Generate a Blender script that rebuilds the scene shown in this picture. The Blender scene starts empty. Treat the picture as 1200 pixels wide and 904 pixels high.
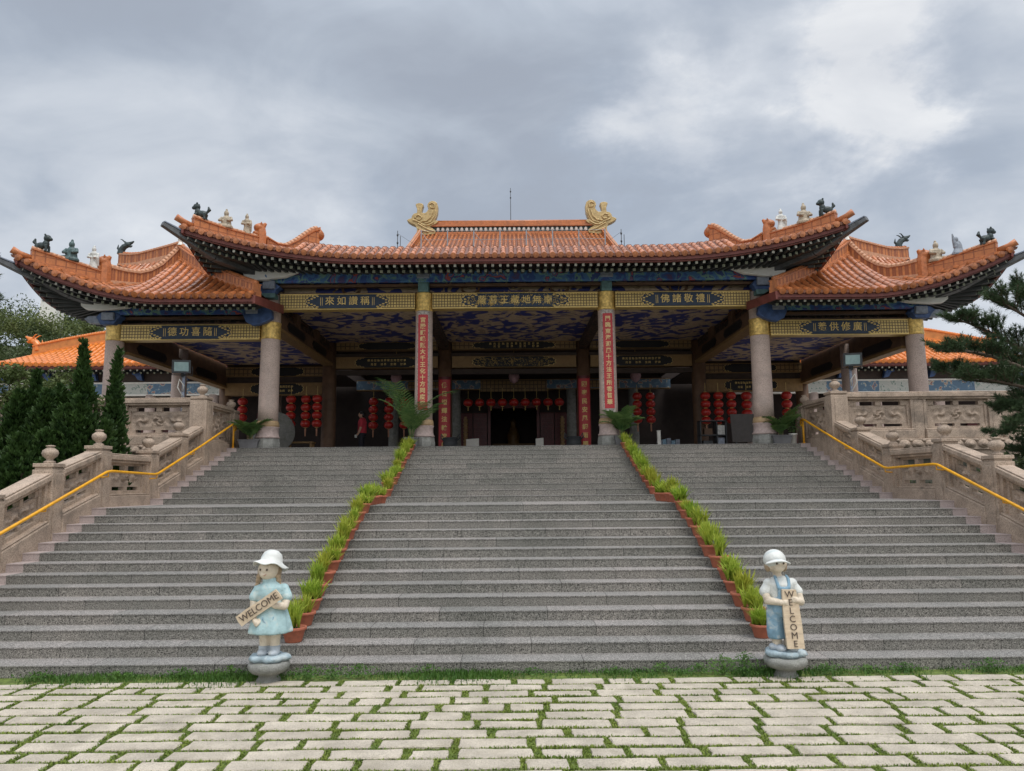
import bpy, bmesh, math, random
from mathutils import Vector, Matrix, noise
R = math.radians
PI = math.pi
rnd = random.Random(7)
SC = bpy.context.scene
COL = SC.collection
AX = 0.17          # axis of the temple (world x)
SXC = 0.23         # axis of the stairs

# ------------------------------------------------------------------ materials
MATS = {}

def new_mat(name):
    m = bpy.data.materials.new(name)
    m.use_nodes = True
    nt = m.node_tree
    b = nt.nodes['Principled BSDF']
    return m, nt, b

def N(nt, t, **kw):
    n = nt.nodes.new(t)
    for k, v in kw.items():
        if hasattr(n, k):
            setattr(n, k, v)
    return n

def ramp(nt, stops, interp='LINEAR'):
    r = N(nt, 'ShaderNodeValToRGB')
    cr = r.color_ramp
    cr.interpolation = interp
    while len(cr.elements) < len(stops):
        cr.elements.new(0.5)
    for e, (p, c) in zip(cr.elements, stops):
        e.position = p
        e.color = (c[0], c[1], c[2], 1)
    return r

def noise_tex(nt, scale, detail=4, rough=.55, vec=None, dist=0.0, stretch=None):
    tc = N(nt, 'ShaderNodeTexCoord')
    n = N(nt, 'ShaderNodeTexNoise')
    n.inputs['Scale'].default_value = scale
    n.inputs['Detail'].default_value = detail
    n.inputs['Roughness'].default_value = rough
    n.inputs['Distortion'].default_value = dist
    src = tc.outputs['Object']
    if stretch:
        mp = N(nt, 'ShaderNodeMapping')
        mp.inputs['Scale'].default_value = stretch
        nt.links.new(src, mp.inputs['Vector'])
        src = mp.outputs['Vector']
    nt.links.new(src, n.inputs['Vector'])
    return n

def add_bump(nt, b, fac, strength=.3, dist=.02):
    bp = N(nt, 'ShaderNodeBump')
    bp.inputs['Strength'].default_value = strength
    bp.inputs['Distance'].default_value = dist
    nt.links.new(fac, bp.inputs['Height'])
    nt.links.new(bp.outputs['Normal'], b.inputs['Normal'])
    return bp

def mul(c, k):
    return (min(1, c[0]*k), min(1, c[1]*k), min(1, c[2]*k))

def mat(name, base, rough=.6, var=.18, scale=6, bump=0, bscale=None, metal=0, spec=.4, speck=None, speck_scale=120,
        dirt=None, dirt_scale=1.5, stretch=None, coat=0):
    """procedural surface: two-scale tone variation, optional fine specks (granite) and stains"""
    if name in MATS:
        return MATS[name]
    m, nt, b = new_mat(name)
    b.inputs['Roughness'].default_value = rough
    b.inputs['Metallic'].default_value = metal
    b.inputs['Specular IOR Level'].default_value = spec
    if coat:
        b.inputs['Coat Weight'].default_value = coat
        b.inputs['Coat Roughness'].default_value = .15
    n = noise_tex(nt, scale, 5, .6, stretch=stretch)
    r = ramp(nt, [(.3, mul(base, 1-var)), (.7, mul(base, 1+var))])
    nt.links.new(n.outputs['Fac'], r.inputs['Fac'])
    out = r.outputs['Color']
    if speck:
        s = noise_tex(nt, speck_scale, 2, .5)
        sr = ramp(nt, [(.36, mul((1, 1, 1), 1-speck)), (.52, (1, 1, 1)), (.66, (1, 1, 1)), (.74, (1+speck*.8,)*3)])
        nt.links.new(s.outputs['Fac'], sr.inputs['Fac'])
        mx = N(nt, 'ShaderNodeMix', data_type='RGBA', blend_type='MULTIPLY')
        mx.inputs[0].default_value = 1
        nt.links.new(out, mx.inputs[6]); nt.links.new(sr.outputs['Color'], mx.inputs[7])
        out = mx.outputs[2]
    if dirt:
        d = noise_tex(nt, dirt_scale, 6, .65, dist=.4)
        dr = ramp(nt, [(.52, (0, 0, 0)), (.7, (1, 1, 1))])
        nt.links.new(d.outputs['Fac'], dr.inputs['Fac'])
        mx = N(nt, 'ShaderNodeMix', data_type='RGBA')
        mm = N(nt, 'ShaderNodeMath', operation='MULTIPLY')
        mm.inputs[1].default_value = dirt[3]
        nt.links.new(dr.outputs['Color'], mm.inputs[0])
        nt.links.new(mm.outputs[0], mx.inputs[0])
        nt.links.new(out, mx.inputs[6])
        mx.inputs[7].default_value = (dirt[0], dirt[1], dirt[2], 1)
        out = mx.outputs[2]
    nt.links.new(out, b.inputs['Base Color'])
    if bump:
        bn = noise_tex(nt, bscale or scale*4, 4, .6)
        add_bump(nt, b, bn.outputs['Fac'], bump, .02)
    MATS[name] = m
    return m

def pattern_mat(name, cols, scale, rough=.6, detail=2, interp='CONSTANT', dist=.6, stretch=None, bump=0, metal=0):
    """patchy painted pattern made of hard-edged noise bands"""
    m, nt, b = new_mat(name)
    b.inputs['Roughness'].default_value = rough
    b.inputs['Metallic'].default_value = metal
    n = noise_tex(nt, scale, detail, .5, dist=dist, stretch=stretch)
    r = ramp(nt, cols, interp)
    nt.links.new(n.outputs['Fac'], r.inputs['Fac'])
    nt.links.new(r.outputs['Color'], b.inputs['Base Color'])
    if bump:
        add_bump(nt, b, n.outputs['Fac'], bump, .03)
    MATS[name] = m
    return m

def grid_mat(name, ca, cb, cell, line, rough=.35, metal=.0, axes=(0, 2)):
    """lattice of small raised squares: ca squares, cb grooves"""
    m, nt, b = new_mat(name)
    tc = N(nt, 'ShaderNodeTexCoord')
    sp = N(nt, 'ShaderNodeSeparateXYZ')
    nt.links.new(tc.outputs['Object'], sp.inputs[0])
    outs = []
    for a in axes:
        d = N(nt, 'ShaderNodeMath', operation='DIVIDE'); d.inputs[1].default_value = cell
        nt.links.new(sp.outputs[a], d.inputs[0])
        f = N(nt, 'ShaderNodeMath', operation='FRACT'); nt.links.new(d.outputs[0], f.inputs[0])
        g = N(nt, 'ShaderNodeMath', operation='GREATER_THAN'); g.inputs[1].default_value = line
        nt.links.new(f.outputs[0], g.inputs[0])
        outs.append(g.outputs[0])
    mu = N(nt, 'ShaderNodeMath', operation='MULTIPLY')
    nt.links.new(outs[0], mu.inputs[0]); nt.links.new(outs[1], mu.inputs[1])
    n = noise_tex(nt, 9, 3)
    r = ramp(nt, [(.3, mul(ca, .8)), (.7, mul(ca, 1.15))])
    nt.links.new(n.outputs['Fac'], r.inputs['Fac'])
    mx = N(nt, 'ShaderNodeMix', data_type='RGBA')
    nt.links.new(mu.outputs[0], mx.inputs[0])
    mx.inputs[6].default_value = (*cb, 1)
    nt.links.new(r.outputs['Color'], mx.inputs[7])
    nt.links.new(mx.outputs[2], b.inputs['Base Color'])
    b.inputs['Roughness'].default_value = rough
    b.inputs['Metallic'].default_value = metal
    add_bump(nt, b, mu.outputs[0], .6, .01)
    MATS[name] = m
    return m

def foliage_mat(name, c0, c1, rough=.55, scale=1.2, trans=.25, vary=None):
    m, nt, b = new_mat(name)
    b.inputs['Roughness'].default_value = rough
    b.inputs['Specular IOR Level'].default_value = .25
    n = noise_tex(nt, scale, 6, .7)
    r = ramp(nt, [(.3, c0), (.7, c1)])
    nt.links.new(n.outputs['Fac'], r.inputs['Fac'])
    col = r.outputs['Color']
    if vary:                                   # every plant its own tone
        oi = N(nt, 'ShaderNodeObjectInfo'); vr = ramp(nt, [(0, vary[0]), (.5, (1, 1, 1)), (1, vary[1])]); nt.links.new(oi.outputs['Random'], vr.inputs['Fac'])
        mx = N(nt, 'ShaderNodeMix', data_type='RGBA', blend_type='MULTIPLY'); mx.inputs[0].default_value = 1
        nt.links.new(col, mx.inputs[6]); nt.links.new(vr.outputs['Color'], mx.inputs[7]); col = mx.outputs[2]
    nt.links.new(col, b.inputs['Base Color'])
    if trans:
        t = N(nt, 'ShaderNodeBsdfTranslucent')
        nt.links.new(col, t.inputs['Color'])
        ms = N(nt, 'ShaderNodeMixShader'); ms.inputs[0].default_value = trans
        nt.links.new(b.outputs[0], ms.inputs[1]); nt.links.new(t.outputs[0], ms.inputs[2])
        nt.links.new(ms.outputs[0], nt.nodes['Material Output'].inputs['Surface'])
    MATS[name] = m
    return m

def stair_mat(name='grey_granite', k0=1.0, tint=(1, 1, 1), spec=.35):
    m, nt, b = new_mat(name)
    b.inputs['Roughness'].default_value = .7
    b.inputs['Specular IOR Level'].default_value = spec
    tc = N(nt, 'ShaderNodeTexCoord')
    # slab tone: each stretch of ~1.3 m and each step its own shade
    mp = N(nt, 'ShaderNodeMapping'); mp.inputs['Scale'].default_value = (.75, 2.87, 8.333)
    nt.links.new(tc.outputs['Object'], mp.inputs['Vector'])
    sp = N(nt, 'ShaderNodeSeparateXYZ'); nt.links.new(mp.outputs[0], sp.inputs[0])
    fz = N(nt, 'ShaderNodeMath', operation='CEIL')
    ze = N(nt, 'ShaderNodeMath', operation='SUBTRACT'); ze.inputs[1].default_value = .02
    nt.links.new(sp.outputs[2], ze.inputs[0]); nt.links.new(ze.outputs[0], fz.inputs[0])
    of = N(nt, 'ShaderNodeMath', operation='MULTIPLY'); of.inputs[1].default_value = .417
    nt.links.new(fz.outputs[0], of.inputs[0])
    ad = N(nt, 'ShaderNodeMath', operation='ADD')
    nt.links.new(sp.outputs[0], ad.inputs[0]); nt.links.new(of.outputs[0], ad.inputs[1])
    fx = N(nt, 'ShaderNodeMath', operation='FLOOR'); nt.links.new(ad.outputs[0], fx.inputs[0])
    cv = N(nt, 'ShaderNodeCombineXYZ'); nt.links.new(fx.outputs[0], cv.inputs[0]); nt.links.new(fz.outputs[0], cv.inputs[1])
    wn = N(nt, 'ShaderNodeTexWhiteNoise', noise_dimensions='3D'); nt.links.new(cv.outputs[0], wn.inputs['Vector'])
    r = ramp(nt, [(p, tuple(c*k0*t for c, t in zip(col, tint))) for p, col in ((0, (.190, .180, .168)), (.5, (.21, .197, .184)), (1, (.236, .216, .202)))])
    nt.links.new(wn.outputs['Value'], r.inputs['Fac'])
    # joints between slabs
    fr = N(nt, 'ShaderNodeMath', operation='FRACT'); nt.links.new(ad.outputs[0], fr.inputs[0])
    lt = N(nt, 'ShaderNodeMath', operation='LESS_THAN'); lt.inputs[1].default_value = .006
    nt.links.new(fr.outputs[0], lt.inputs[0])
    mx0 = N(nt, 'ShaderNodeMix', data_type='RGBA'); nt.links.new(lt.outputs[0], mx0.inputs[0])
    nt.links.new(r.outputs['Color'], mx0.inputs[6]); mx0.inputs[7].default_value = (.07, .065, .06, 1)
    # specks at two sizes
    out = mx0.outputs[2]
    for sc_, k in ((85, 1.0), (36, .25)):
        s = noise_tex(nt, sc_, 3, .6)
        sr = ramp(nt, [(.34, (1-k,)*3), (.49, (1, 1, 1)), (.56, (1, 1, 1)), (.68, (1+k*.9,)*3)])
        nt.links.new(s.outputs['Fac'], sr.inputs['Fac'])
        mx = N(nt, 'ShaderNodeMix', data_type='RGBA', blend_type='MULTIPLY'); mx.inputs[0].default_value = 1
        nt.links.new(out, mx.inputs[6]); nt.links.new(sr.outputs['Color'], mx.inputs[7])
        out = mx.outputs[2]
    # broad water stains
    d = noise_tex(nt, .9, 5, .65, dist=.8)
    dr = ramp(nt, [(.34, (.82, .83, .80)), (.46, (.96, .96, .94)), (.66, (1.08, 1.06, 1.03))])
    nt.links.new(d.outputs['Fac'], dr.inputs['Fac'])
    mx = N(nt, 'ShaderNodeMix', data_type='RGBA', blend_type='MULTIPLY'); mx.inputs[0].default_value = 1
    nt.links.new(out, mx.inputs[6]); nt.links.new(dr.outputs['Color'], mx.inputs[7])
    nt.links.new(mx.outputs[2], b.inputs['Base Color'])
    bn = noise_tex(nt, 90, 3); add_bump(nt, b, bn.outputs['Fac'], .15, .004)
    MATS[name] = m
    return m

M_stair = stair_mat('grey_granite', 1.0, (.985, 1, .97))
M_tread = stair_mat('pale_toplit_granite_tread', 1.2, (.98, 1.0, 1.02), .12)  # paler grey treads; light from above is also put into this colour
M_pink = mat('pink_granite', (.43, .36, .34), .65, .12, 3, speck=.3, speck_scale=80, bump=.1)
M_tan = mat('tan_granite', (.42, .325, .25), .75, .22, 3.5, bump=.35, bscale=40, speck=.4, speck_scale=60, dirt=(.15, .12, .095, .75), dirt_scale=2.6)
M_col = mat('column_granite', (.53, .41, .35), .6, .1, 3, speck=.35, speck_scale=60, bump=.06, dirt=(.30, .25, .22, .6), dirt_scale=1.6)
M_colbase = mat('carved_pink_base', (.46, .36, .33), .7, .2, 14, bump=.5, bscale=30, speck=.2)
M_tile = mat('glazed_orange_tile', (.43, .145, .05), .32, .42, 3, stretch=(3.2, .5, .5), spec=.5, dirt=(.20, .085, .05, .7), dirt_scale=2.8, bump=.1, coat=.15)
M_tileb = mat('pale_worn_orange_tile', (.47, .175, .075), .38, .38, 3, stretch=(3.2, .5, .5), spec=.45, dirt=(.24, .11, .07, .65), dirt_scale=3)
M_tileg = mat('bright_orange_tile', (.66, .20, .03), .3, .2, 4, spec=.5, dirt=(.40, .12, .025, .5), dirt_scale=2)
M_pan = mat('pan_tile', (.15, .05, .022), .5, .3, 6, dirt=(.10, .05, .03, .6), dirt_scale=4)
M_ridge = mat('ridge_tile', (.45, .155, .055), .4, .25, 12, dirt=(.2, .08, .04, .6), dirt_scale=3)
M_ridgep = grid_mat('ridge_brick_relief', (.46, .16, .05), (.27, .085, .03), .16, .12, .5)
M_ridgeband = grid_mat('ridge_flower_relief', (.50, .18, .055), (.28, .085, .03), .11, .3, .5, axes=(0, 1))
M_cap = mat('ridge_cap', (.50, .26, .15), .5, .25, 14)
M_fascia = mat('dark_red_fascia', (.16, .045, .035), .55, .25, 5)
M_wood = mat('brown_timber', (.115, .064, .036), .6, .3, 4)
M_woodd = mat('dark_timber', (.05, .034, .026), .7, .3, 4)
M_rafter = mat('dark_rafter', (.055, .06, .06), .6, .25, 5)
M_rafend = mat('pale_rafter_end', (.38, .37, .31), .6, .25, 9)
M_rafgrn = mat('green_rafter_end', (.18, .19, .13), .6, .3, 9)
M_gold = mat('gold_leaf', (.74, .48, .15), .34, .45, 13, metal=.5, bump=1.0, bscale=18)
M_goldf = mat('gold_trim', (.60, .43, .15), .4, .15, 14, metal=.3)
M_goldl = grid_mat('gold_lattice', (.56, .40, .13), (.10, .07, .03), .075, .26, .4, .25)
M_goldd = grid_mat('old_gold_lattice', (.25, .155, .06), (.09, .055, .025), .16, .22, .5)
M_brownl = mat('ochre_lintel', (.24, .145, .055), .5, .2, 6)
M_navy = mat('navy_panel', (.022, .037, .065), .5, .2, 8)
M_black = mat('black_panel', (.008, .008, .008), .5, .2, 8)
M_cloud = pattern_mat('painted_cloud_ceiling', [(0, (.03, .045, .22)), (.42, (.035, .05, .25)), (.475, (.16, .11, .08)), (.49, (.50, .38, .27)), (.56, (.58, .45, .32)), (.66, (.38, .28, .20))], 1.7, .6, 2, dist=1.4)
M_blueboard = pattern_mat('painted_blue_board', [(0, (.10, .08, .20)), (.38, (.05, .11, .34)), (.46, (.08, .2, .42)), (.52, (.18, .34, .30)), (.57, (.05, .09, .28)), (.62, (.42, .10, .09)), (.655, (.08, .16, .36)), (.72, (.48, .42, .3))], 3.0, .55, 3, dist=.5)
M_carv = pattern_mat('carved_gilt_timber', [(0, (.01, .009, .008)), (.46, (.04, .025, .02)), (.54, (.13, .075, .04)), (.6, (.03, .02, .02)), (.68, (.03, .05, .11))], 7, .6, 3, dist=.5)
M_blue = mat('blue_paint', (.05, .095, .22), .5, .35, 7)
M_teal = mat('teal_paint', (.10, .19, .19), .5, .35, 9)
M_lilac = mat('pale_blue_paint', (.24, .27, .33), .5, .3, 9)
M_white = mat('white_paint', (.70, .68, .62), .55, .1, 5, dirt=(.4, .38, .33, .5), dirt_scale=4)
M_wbcloud = pattern_mat('white_blue_scroll', [(0, (.03, .06, .2)), (.33, (.10, .2, .36)), (.37, (.78, .77, .72)), (.7, (.82, .80, .75))], 1.6, .55, 1, dist=.8)
M_greybeam = mat('grey_corner_beam', (.12, .125, .13), .6, .35, 6, dirt=(.05, .05, .05, .6), dirt_scale=3)
M_red = mat('red_lacquer', (.46, .035, .04), .4, .14, 8)
M_redd = mat('dark_red_door', (.10, .012, .012), .4, .3, 5)
M_lantern = mat('red_lantern', (.42, .025, .018), .35, .2, 12, coat=.3)
M_yellow = mat('yellow_handrail', (.75, .36, .015), .38, .12, 9, spec=.5, dirt=(.42, .2, .03, .5), dirt_scale=5)
M_steel = mat('grey_steel', (.28, .30, .32), .4, .2, 10, metal=.5)
M_darkst = mat('dark_steel', (.05, .055, .06), .5, .2, 10)
M_glass = mat('lamp_glass', (.30, .42, .42), .12, .2, 5, spec=.8)
M_terra = mat('terracotta', (.40, .125, .07), .7, .2, 7, dirt=(.2, .09, .06, .5), dirt_scale=9)
M_wall = mat('mossy_dark_wall', (.10, .10, .08), .9, .3, 4, bump=.5, bscale=30, dirt=(.04, .05, .03, .8), dirt_scale=2)
M_soil = mat('soil', (.05, .035, .025), .9, .3, 30, bump=.6)
M_planter = mat('grey_planter', (.13, .13, .135), .7, .2, 6)
M_grey = mat('grey_stone', (.26, .26, .24), .8, .22, 9, bump=.4, bscale=50, dirt=(.12, .13, .09, .6), dirt_scale=5, speck=.3)
M_slab = mat('pale_granite_slab', (.47, .415, .335), .8, .24, 2.6, bump=.6, bscale=45, speck=.3, speck_scale=95, dirt=(.27, .235, .17, .6), dirt_scale=3.5)
M_terr = mat('terrace_floor', (.42, .38, .35), .6, .15, 3, speck=.3)
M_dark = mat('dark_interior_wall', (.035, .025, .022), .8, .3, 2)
M_skin = mat('skin', (.5, .29, .2), .5, .08, 8)
M_hair = mat('black_hair', (.012, .01, .01), .4, .3, 30)
M_shirt = mat('red_shirt', (.48, .04, .06), .8, .12, 9)
M_trous = mat('dark_trousers', (.02, .02, .028), .8, .2, 9)
M_cream = mat('cream_statue', (.66, .57, .45), .55, .14, 8, dirt=(.36, .27, .19, .6), dirt_scale=9, bump=.3, bscale=50)
M_sblue = mat('pale_blue_glaze', (.36, .52, .54), .5, .22, 9, dirt=(.58, .60, .55, .95), dirt_scale=9, bump=.3, bscale=50)
M_sblue2 = mat('denim_blue_glaze', (.19, .32, .42), .5, .25, 9, dirt=(.52, .56, .55, .95), dirt_scale=9, bump=.3, bscale=50)
M_swhite = mat('white_blue_glaze', (.62, .63, .60), .5, .14, 9, dirt=(.36, .44, .46, .7), dirt_scale=7, bump=.3, bscale=50)
M_shair = mat('brown_clay_hair', (.34, .25, .16), .6, .25, 25)
M_shoe = mat('grey_blue_shoe', (.38, .42, .46), .5, .3, 9, dirt=(.55, .55, .52, .9), dirt_scale=11)
M_board = mat('painted_wood_board', (.62, .50, .36), .6, .16, 5, stretch=(1, 6, 6), dirt=(.42, .29, .17, .55), dirt_scale=8)
M_ink = mat('dark_lettering', (.10, .075, .06), .7, .1, 9)
M_rock = mat('blue_grey_rock', (.30, .38, .42), .7, .3, 12, bump=.6, bscale=30, dirt=(.55, .6, .6, .8), dirt_scale=9)
M_bark = mat('bark', (.10, .075, .055), .9, .3, 9, bump=.8, bscale=25)
M_fjun = foliage_mat('juniper_leaves', (.010, .030, .009), (.065, .12, .028), scale=5.0)
M_fpine = foliage_mat('pine_needles', (.025, .055, .025), (.09, .13, .06), scale=2)
M_fhill = foliage_mat('hill_leaves', (.05, .085, .025), (.19, .21, .07), scale=.5)
M_fhilld = foliage_mat('hill_leaves_dark', (.03, .055, .022), (.10, .125, .045), scale=.5)
M_fgrey = foliage_mat('dry_twigs', (.065, .06, .042), (.13, .12, .085), scale=.8)
M_fshrub = foliage_mat('pale_shrub_leaves', (.05, .085, .025), (.15, .18, .06), scale=2)
M_fpot = foliage_mat('yellow_green_blades', (.15, .27, .02), (.52, .58, .09), scale=9, trans=.35, vary=((.72, .85, .7), (1, .82, .75)))
M_fpalm = foliage_mat('palm_leaves', (.035, .10, .03), (.17, .26, .08), scale=3)
M_fdry = foliage_mat('dry_palm_leaves', (.16, .13, .07), (.32, .26, .16), scale=5)
M_grass = foliage_mat('joint_grass', (.08, .14, .022), (.24, .29, .055), scale=3, trans=.2)
M_moss = mat('mossy_soil', (.11, .15, .03), .9, .5, 14, bump=.8, bscale=60, dirt=(.06, .045, .025, .6), dirt_scale=3)
M_weed = foliage_mat('weed_leaves', (.03, .09, .015), (.10, .19, .035), scale=4)
M_fig = mat('beige_figurine', (.36, .30, .22), .6, .4, 18)
M_figd = mat('dark_green_figurine', (.03, .045, .045), .5, .5, 14)
M_figw = mat('white_figurine', (.55, .55, .52), .55, .3, 16)
M_figg = mat('grey_figurine', (.24, .27, .31), .55, .3, 16)
M_frieze = pattern_mat('painted_frieze', [(0, (.09, .16, .24)), (.5, (.13, .22, .30)), (.56, (.45, .42, .34)), (.6, (.30, .12, .10)), (.64, (.10, .17, .26))], 4.5, .6, 2, dist=.3)
M_friezew = pattern_mat('painted_white_panel', [(0, (.42, .44, .40)), (.5, (.46, .46, .42)), (.58, (.16, .24, .2)), (.64, (.40, .42, .38))], 6, .6, 3, dist=.6)
M_dirt = mat('dark_earth', (.05, .05, .03), .9, .3, 4)

# ------------------------------------------------------------------ mesh builder
class MB:
    def __init__(s):
        s.v = []; s.f = []; s.m = []; s.cur = 0; s.sm = []; s.smooth = False
    def add(s, verts, faces):
        o = len(s.v)
        s.v.extend(Vector(p) for p in verts)
        for f in faces:
            s.f.append(tuple(i+o for i in f)); s.m.append(s.cur); s.sm.append(s.smooth)
    def hexa(s, p):
        s.add(p, [(0, 3, 2, 1), (4, 5, 6, 7), (0, 1, 5, 4), (1, 2, 6, 5), (2, 3, 7, 6), (3, 0, 4, 7)])
    def box(s, x0, x1, y0, y1, z0, z1):
        s.hexa([(x0, y0, z0), (x1, y0, z0), (x1, y1, z0), (x0, y1, z0), (x0, y0, z1), (x1, y0, z1), (x1, y1, z1), (x0, y1, z1)])
    def beam(s, a, b, w, h, up=(0, 0, 1), w2=None, h2=None):
        a = Vector(a); b = Vector(b); d = (b-a).normalized()
        sd = d.cross(Vector(up)).normalized(); u = sd.cross(d)
        w2 = w if w2 is None else w2; h2 = h if h2 is None else h2
        s.hexa([a-sd*w/2-u*h/2, a+sd*w/2-u*h/2, b+sd*w2/2-u*h2/2, b-sd*w2/2-u*h2/2,
                a-sd*w/2+u*h/2, a+sd*w/2+u*h/2, b+sd*w2/2+u*h2/2, b-sd*w2/2+u*h2/2])
    def tube(s, pts, rad, n=8, caps=True):
        pts = [Vector(p) for p in pts]
        k = len(pts)
        if not isinstance(rad, (list, tuple)):
            rad = [rad]*k
        vs = []; prev = None
        for i, p in enumerate(pts):
            t = (pts[min(i+1, k-1)]-pts[max(i-1, 0)])
            if t.length < 1e-9: t = Vector((0, 0, 1))
            t.normalize()
            if prev is None:
                a = Vector((0, 0, 1)) if abs(t.z) < .9 else Vector((1, 0, 0))
                prev = t.cross(a).normalized()
            prev = (prev-t*prev.dot(t))
            if prev.length < 1e-6: prev = t.orthogonal()
            prev.normalize(); q = t.cross(prev)
            for j in range(n):
                an = 2*PI*j/n
                vs.append(p+(prev*math.cos(an)+q*math.sin(an))*rad[i])
        fs = []
        for i in range(k-1):
            for j in range(n):
                j2 = (j+1) % n
                fs.append((i*n+j, i*n+j2, (i+1)*n+j2, (i+1)*n+j))
        if caps:
            fs.append(tuple(reversed(range(n)))); fs.append(tuple((k-1)*n+j for j in range(n)))
        s.add(vs, fs)
    def lathe(s, prof, c=(0, 0, 0), n=16, sx=1, sy=1, wob=None):
        c = Vector(c); vs = []; k = len(prof)
        for r, z in prof:
            for j in range(n):
                a = 2*PI*j/n
                rr = r*(wob(a, z) if wob else 1)
                vs.append(c+Vector((rr*math.cos(a)*sx, rr*math.sin(a)*sy, z)))
        fs = []
        for i in range(k-1):
            for j in range(n):
                j2 = (j+1) % n
                fs.append((i*n+j, i*n+j2, (i+1)*n+j2, (i+1)*n+j))
        if prof[0][0] > 1e-4: fs.append(tuple(reversed(range(n))))
        if prof[-1][0] > 1e-4: fs.append(tuple((k-1)*n+j for j in range(n)))
        s.add(vs, fs)
    def ell(s, c, r, n=12, m=8, rot=None):
        c = Vector(c)
        if not isinstance(r, (list, tuple)): r = (r, r, r)
        vs = []; fs = []
        for i in range(1, m):
            th = PI*i/m
            for j in range(n):
                a = 2*PI*j/n
                p = Vector((r[0]*math.sin(th)*math.cos(a), r[1]*math.sin(th)*math.sin(a), r[2]*math.cos(th)))
                vs.append(c+(rot @ p if rot else p))
        tp = Vector((0, 0, r[2])); 
        vs.append(c+(rot @ tp if rot else tp)); vs.append(c-(rot @ tp if rot else tp))
        T = len(vs)-2; B = T+1
        for i in range(m-2):
            for j in range(n):
                j2 = (j+1) % n
                fs.append((i*n+j, (i+1)*n+j, (i+1)*n+j2, i*n+j2))
        for j in range(n):
            fs.append((T, j, (j+1) % n)); fs.append((B, (m-2)*n+(j+1) % n, (m-2)*n+j))
        s.add(vs, fs)
    def prism(s, outline, o, ux, uz, dn):
        """outline of (a,b) -> o+a*ux+b*uz, extruded by the vector dn"""
        o = Vector(o); ux = Vector(ux); uz = Vector(uz); dn = Vector(dn); n = len(outline)
        p = [o+ux*a+uz*b for a, b in outline]
        s.add(p+[q+dn for q in p], [tuple(range(n)), tuple(reversed(range(n, 2*n)))] +
              [(i, n+i, n+(i+1) % n, (i+1) % n) for i in range(n)])
    def grid(s, fn, nu, nv):
        vs = [fn(i/nu, j/nv) for j in range(nv+1) for i in range(nu+1)]
        w = nu+1
        s.add(vs, [(j*w+i, j*w+i+1, (j+1)*w+i+1, (j+1)*w+i) for j in range(nv) for i in range(nu)])
    def build(s, name, mats, parent=None, bevel=0, recalc=True, seg=1):
        off = Vector((0, 0, 0)); q = parent
        while q is not None:
            off += q.location; q = q.parent
        me = bpy.data.meshes.new(name)
        me.from_pydata([v-off for v in s.v], [], s.f)
        if not isinstance(mats, (list, tuple)): mats = [mats]
        for m in mats: me.materials.append(m)
        me.polygons.foreach_set('material_index', s.m)
        me.polygons.foreach_set('use_smooth', s.sm)
        if recalc:
            bm = bmesh.new(); bm.from_mesh(me)
            bmesh.ops.recalc_face_normals(bm, faces=bm.faces)
            bm.to_mesh(me); bm.free()
        me.update()
        o = bpy.data.objects.new(name, me); COL.objects.link(o)
        if parent is not None: o.parent = parent
        if bevel:
            md = o.modifiers.new('bevel', 'BEVEL'); md.width = bevel; md.segments = seg
            md.limit_method = 'ANGLE'; md.angle_limit = R(40); md.harden_normals = False
        return o

def root(name, loc, label, cat, group=None):
    o = bpy.data.objects.new(name, None); COL.objects.link(o)
    o.empty_display_size = .1
    o.location = loc; o['label'] = label; o['category'] = cat
    if group: o['group'] = group
    return o

def tag(o, label, cat, group=None):
    o['label'] = label; o['category'] = cat
    if group: o['group'] = group
    return o

def struct(o, kind='structure'):
    o['kind'] = kind
    return o

def fuse(mb, name, mats, parent, voxel=.01, smooth=4):
    """melt overlapping shapes into one continuous surface"""
    o = mb.build(name, mats, parent)
    md = o.modifiers.new('r', 'REMESH'); md.mode = 'VOXEL'; md.voxel_size = voxel; md.use_smooth_shade = True
    if smooth:
        ms = o.modifiers.new('s', 'SMOOTH'); ms.factor = .5; ms.iterations = smooth
    dg = bpy.context.evaluated_depsgraph_get()
    me = bpy.data.meshes.new_from_object(o.evaluated_get(dg))
    o.modifiers.clear(); old = o.data; o.data = me; bpy.data.meshes.remove(old)
    return o

def glyphs(mb, text, size, o, ux, uz, depth=.008, bold=.0):
    """text as real raised letters, centred on o, lying in the ux/uz plane"""
    c = bpy.data.curves.new('t', 'FONT'); c.body = text; c.size = size
    c.align_x = 'CENTER'; c.align_y = 'CENTER'; c.offset = bold; c.resolution_u = 3; c.extrude = depth
    ob = bpy.data.objects.new('t', c); COL.objects.link(ob)
    dg = bpy.context.evaluated_depsgraph_get()
    me = bpy.data.meshes.new_from_object(ob.evaluated_get(dg))
    o = Vector(o); ux = Vector(ux); uz = Vector(uz); n = ux.cross(uz)
    mb.add([o+ux*v.co.x+uz*v.co.y+n*v.co.z for v in me.vertices], [tuple(p.vertices) for p in me.polygons])
    bpy.data.objects.remove(ob); bpy.data.curves.remove(c); bpy.data.meshes.remove(me)

def lerp(a, b, t):
    return a+(b-a)*t

def spline(pts, n):
    """Catmull-Rom through the points"""
    P = [Vector(p) for p in pts]; out = []
    for i in range(len(P)-1):
        p0 = P[max(i-1, 0)]; p1 = P[i]; p2 = P[i+1]; p3 = P[min(i+2, len(P)-1)]
        for k in range(n):
            t = k/n
            out.append(.5*((2*p1)+(p2-p0)*t+(2*p0-5*p1+4*p2-p3)*t*t+(3*p1-p0-3*p2+p3)*t*t*t))
    out.append(P[-1])
    return out
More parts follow.
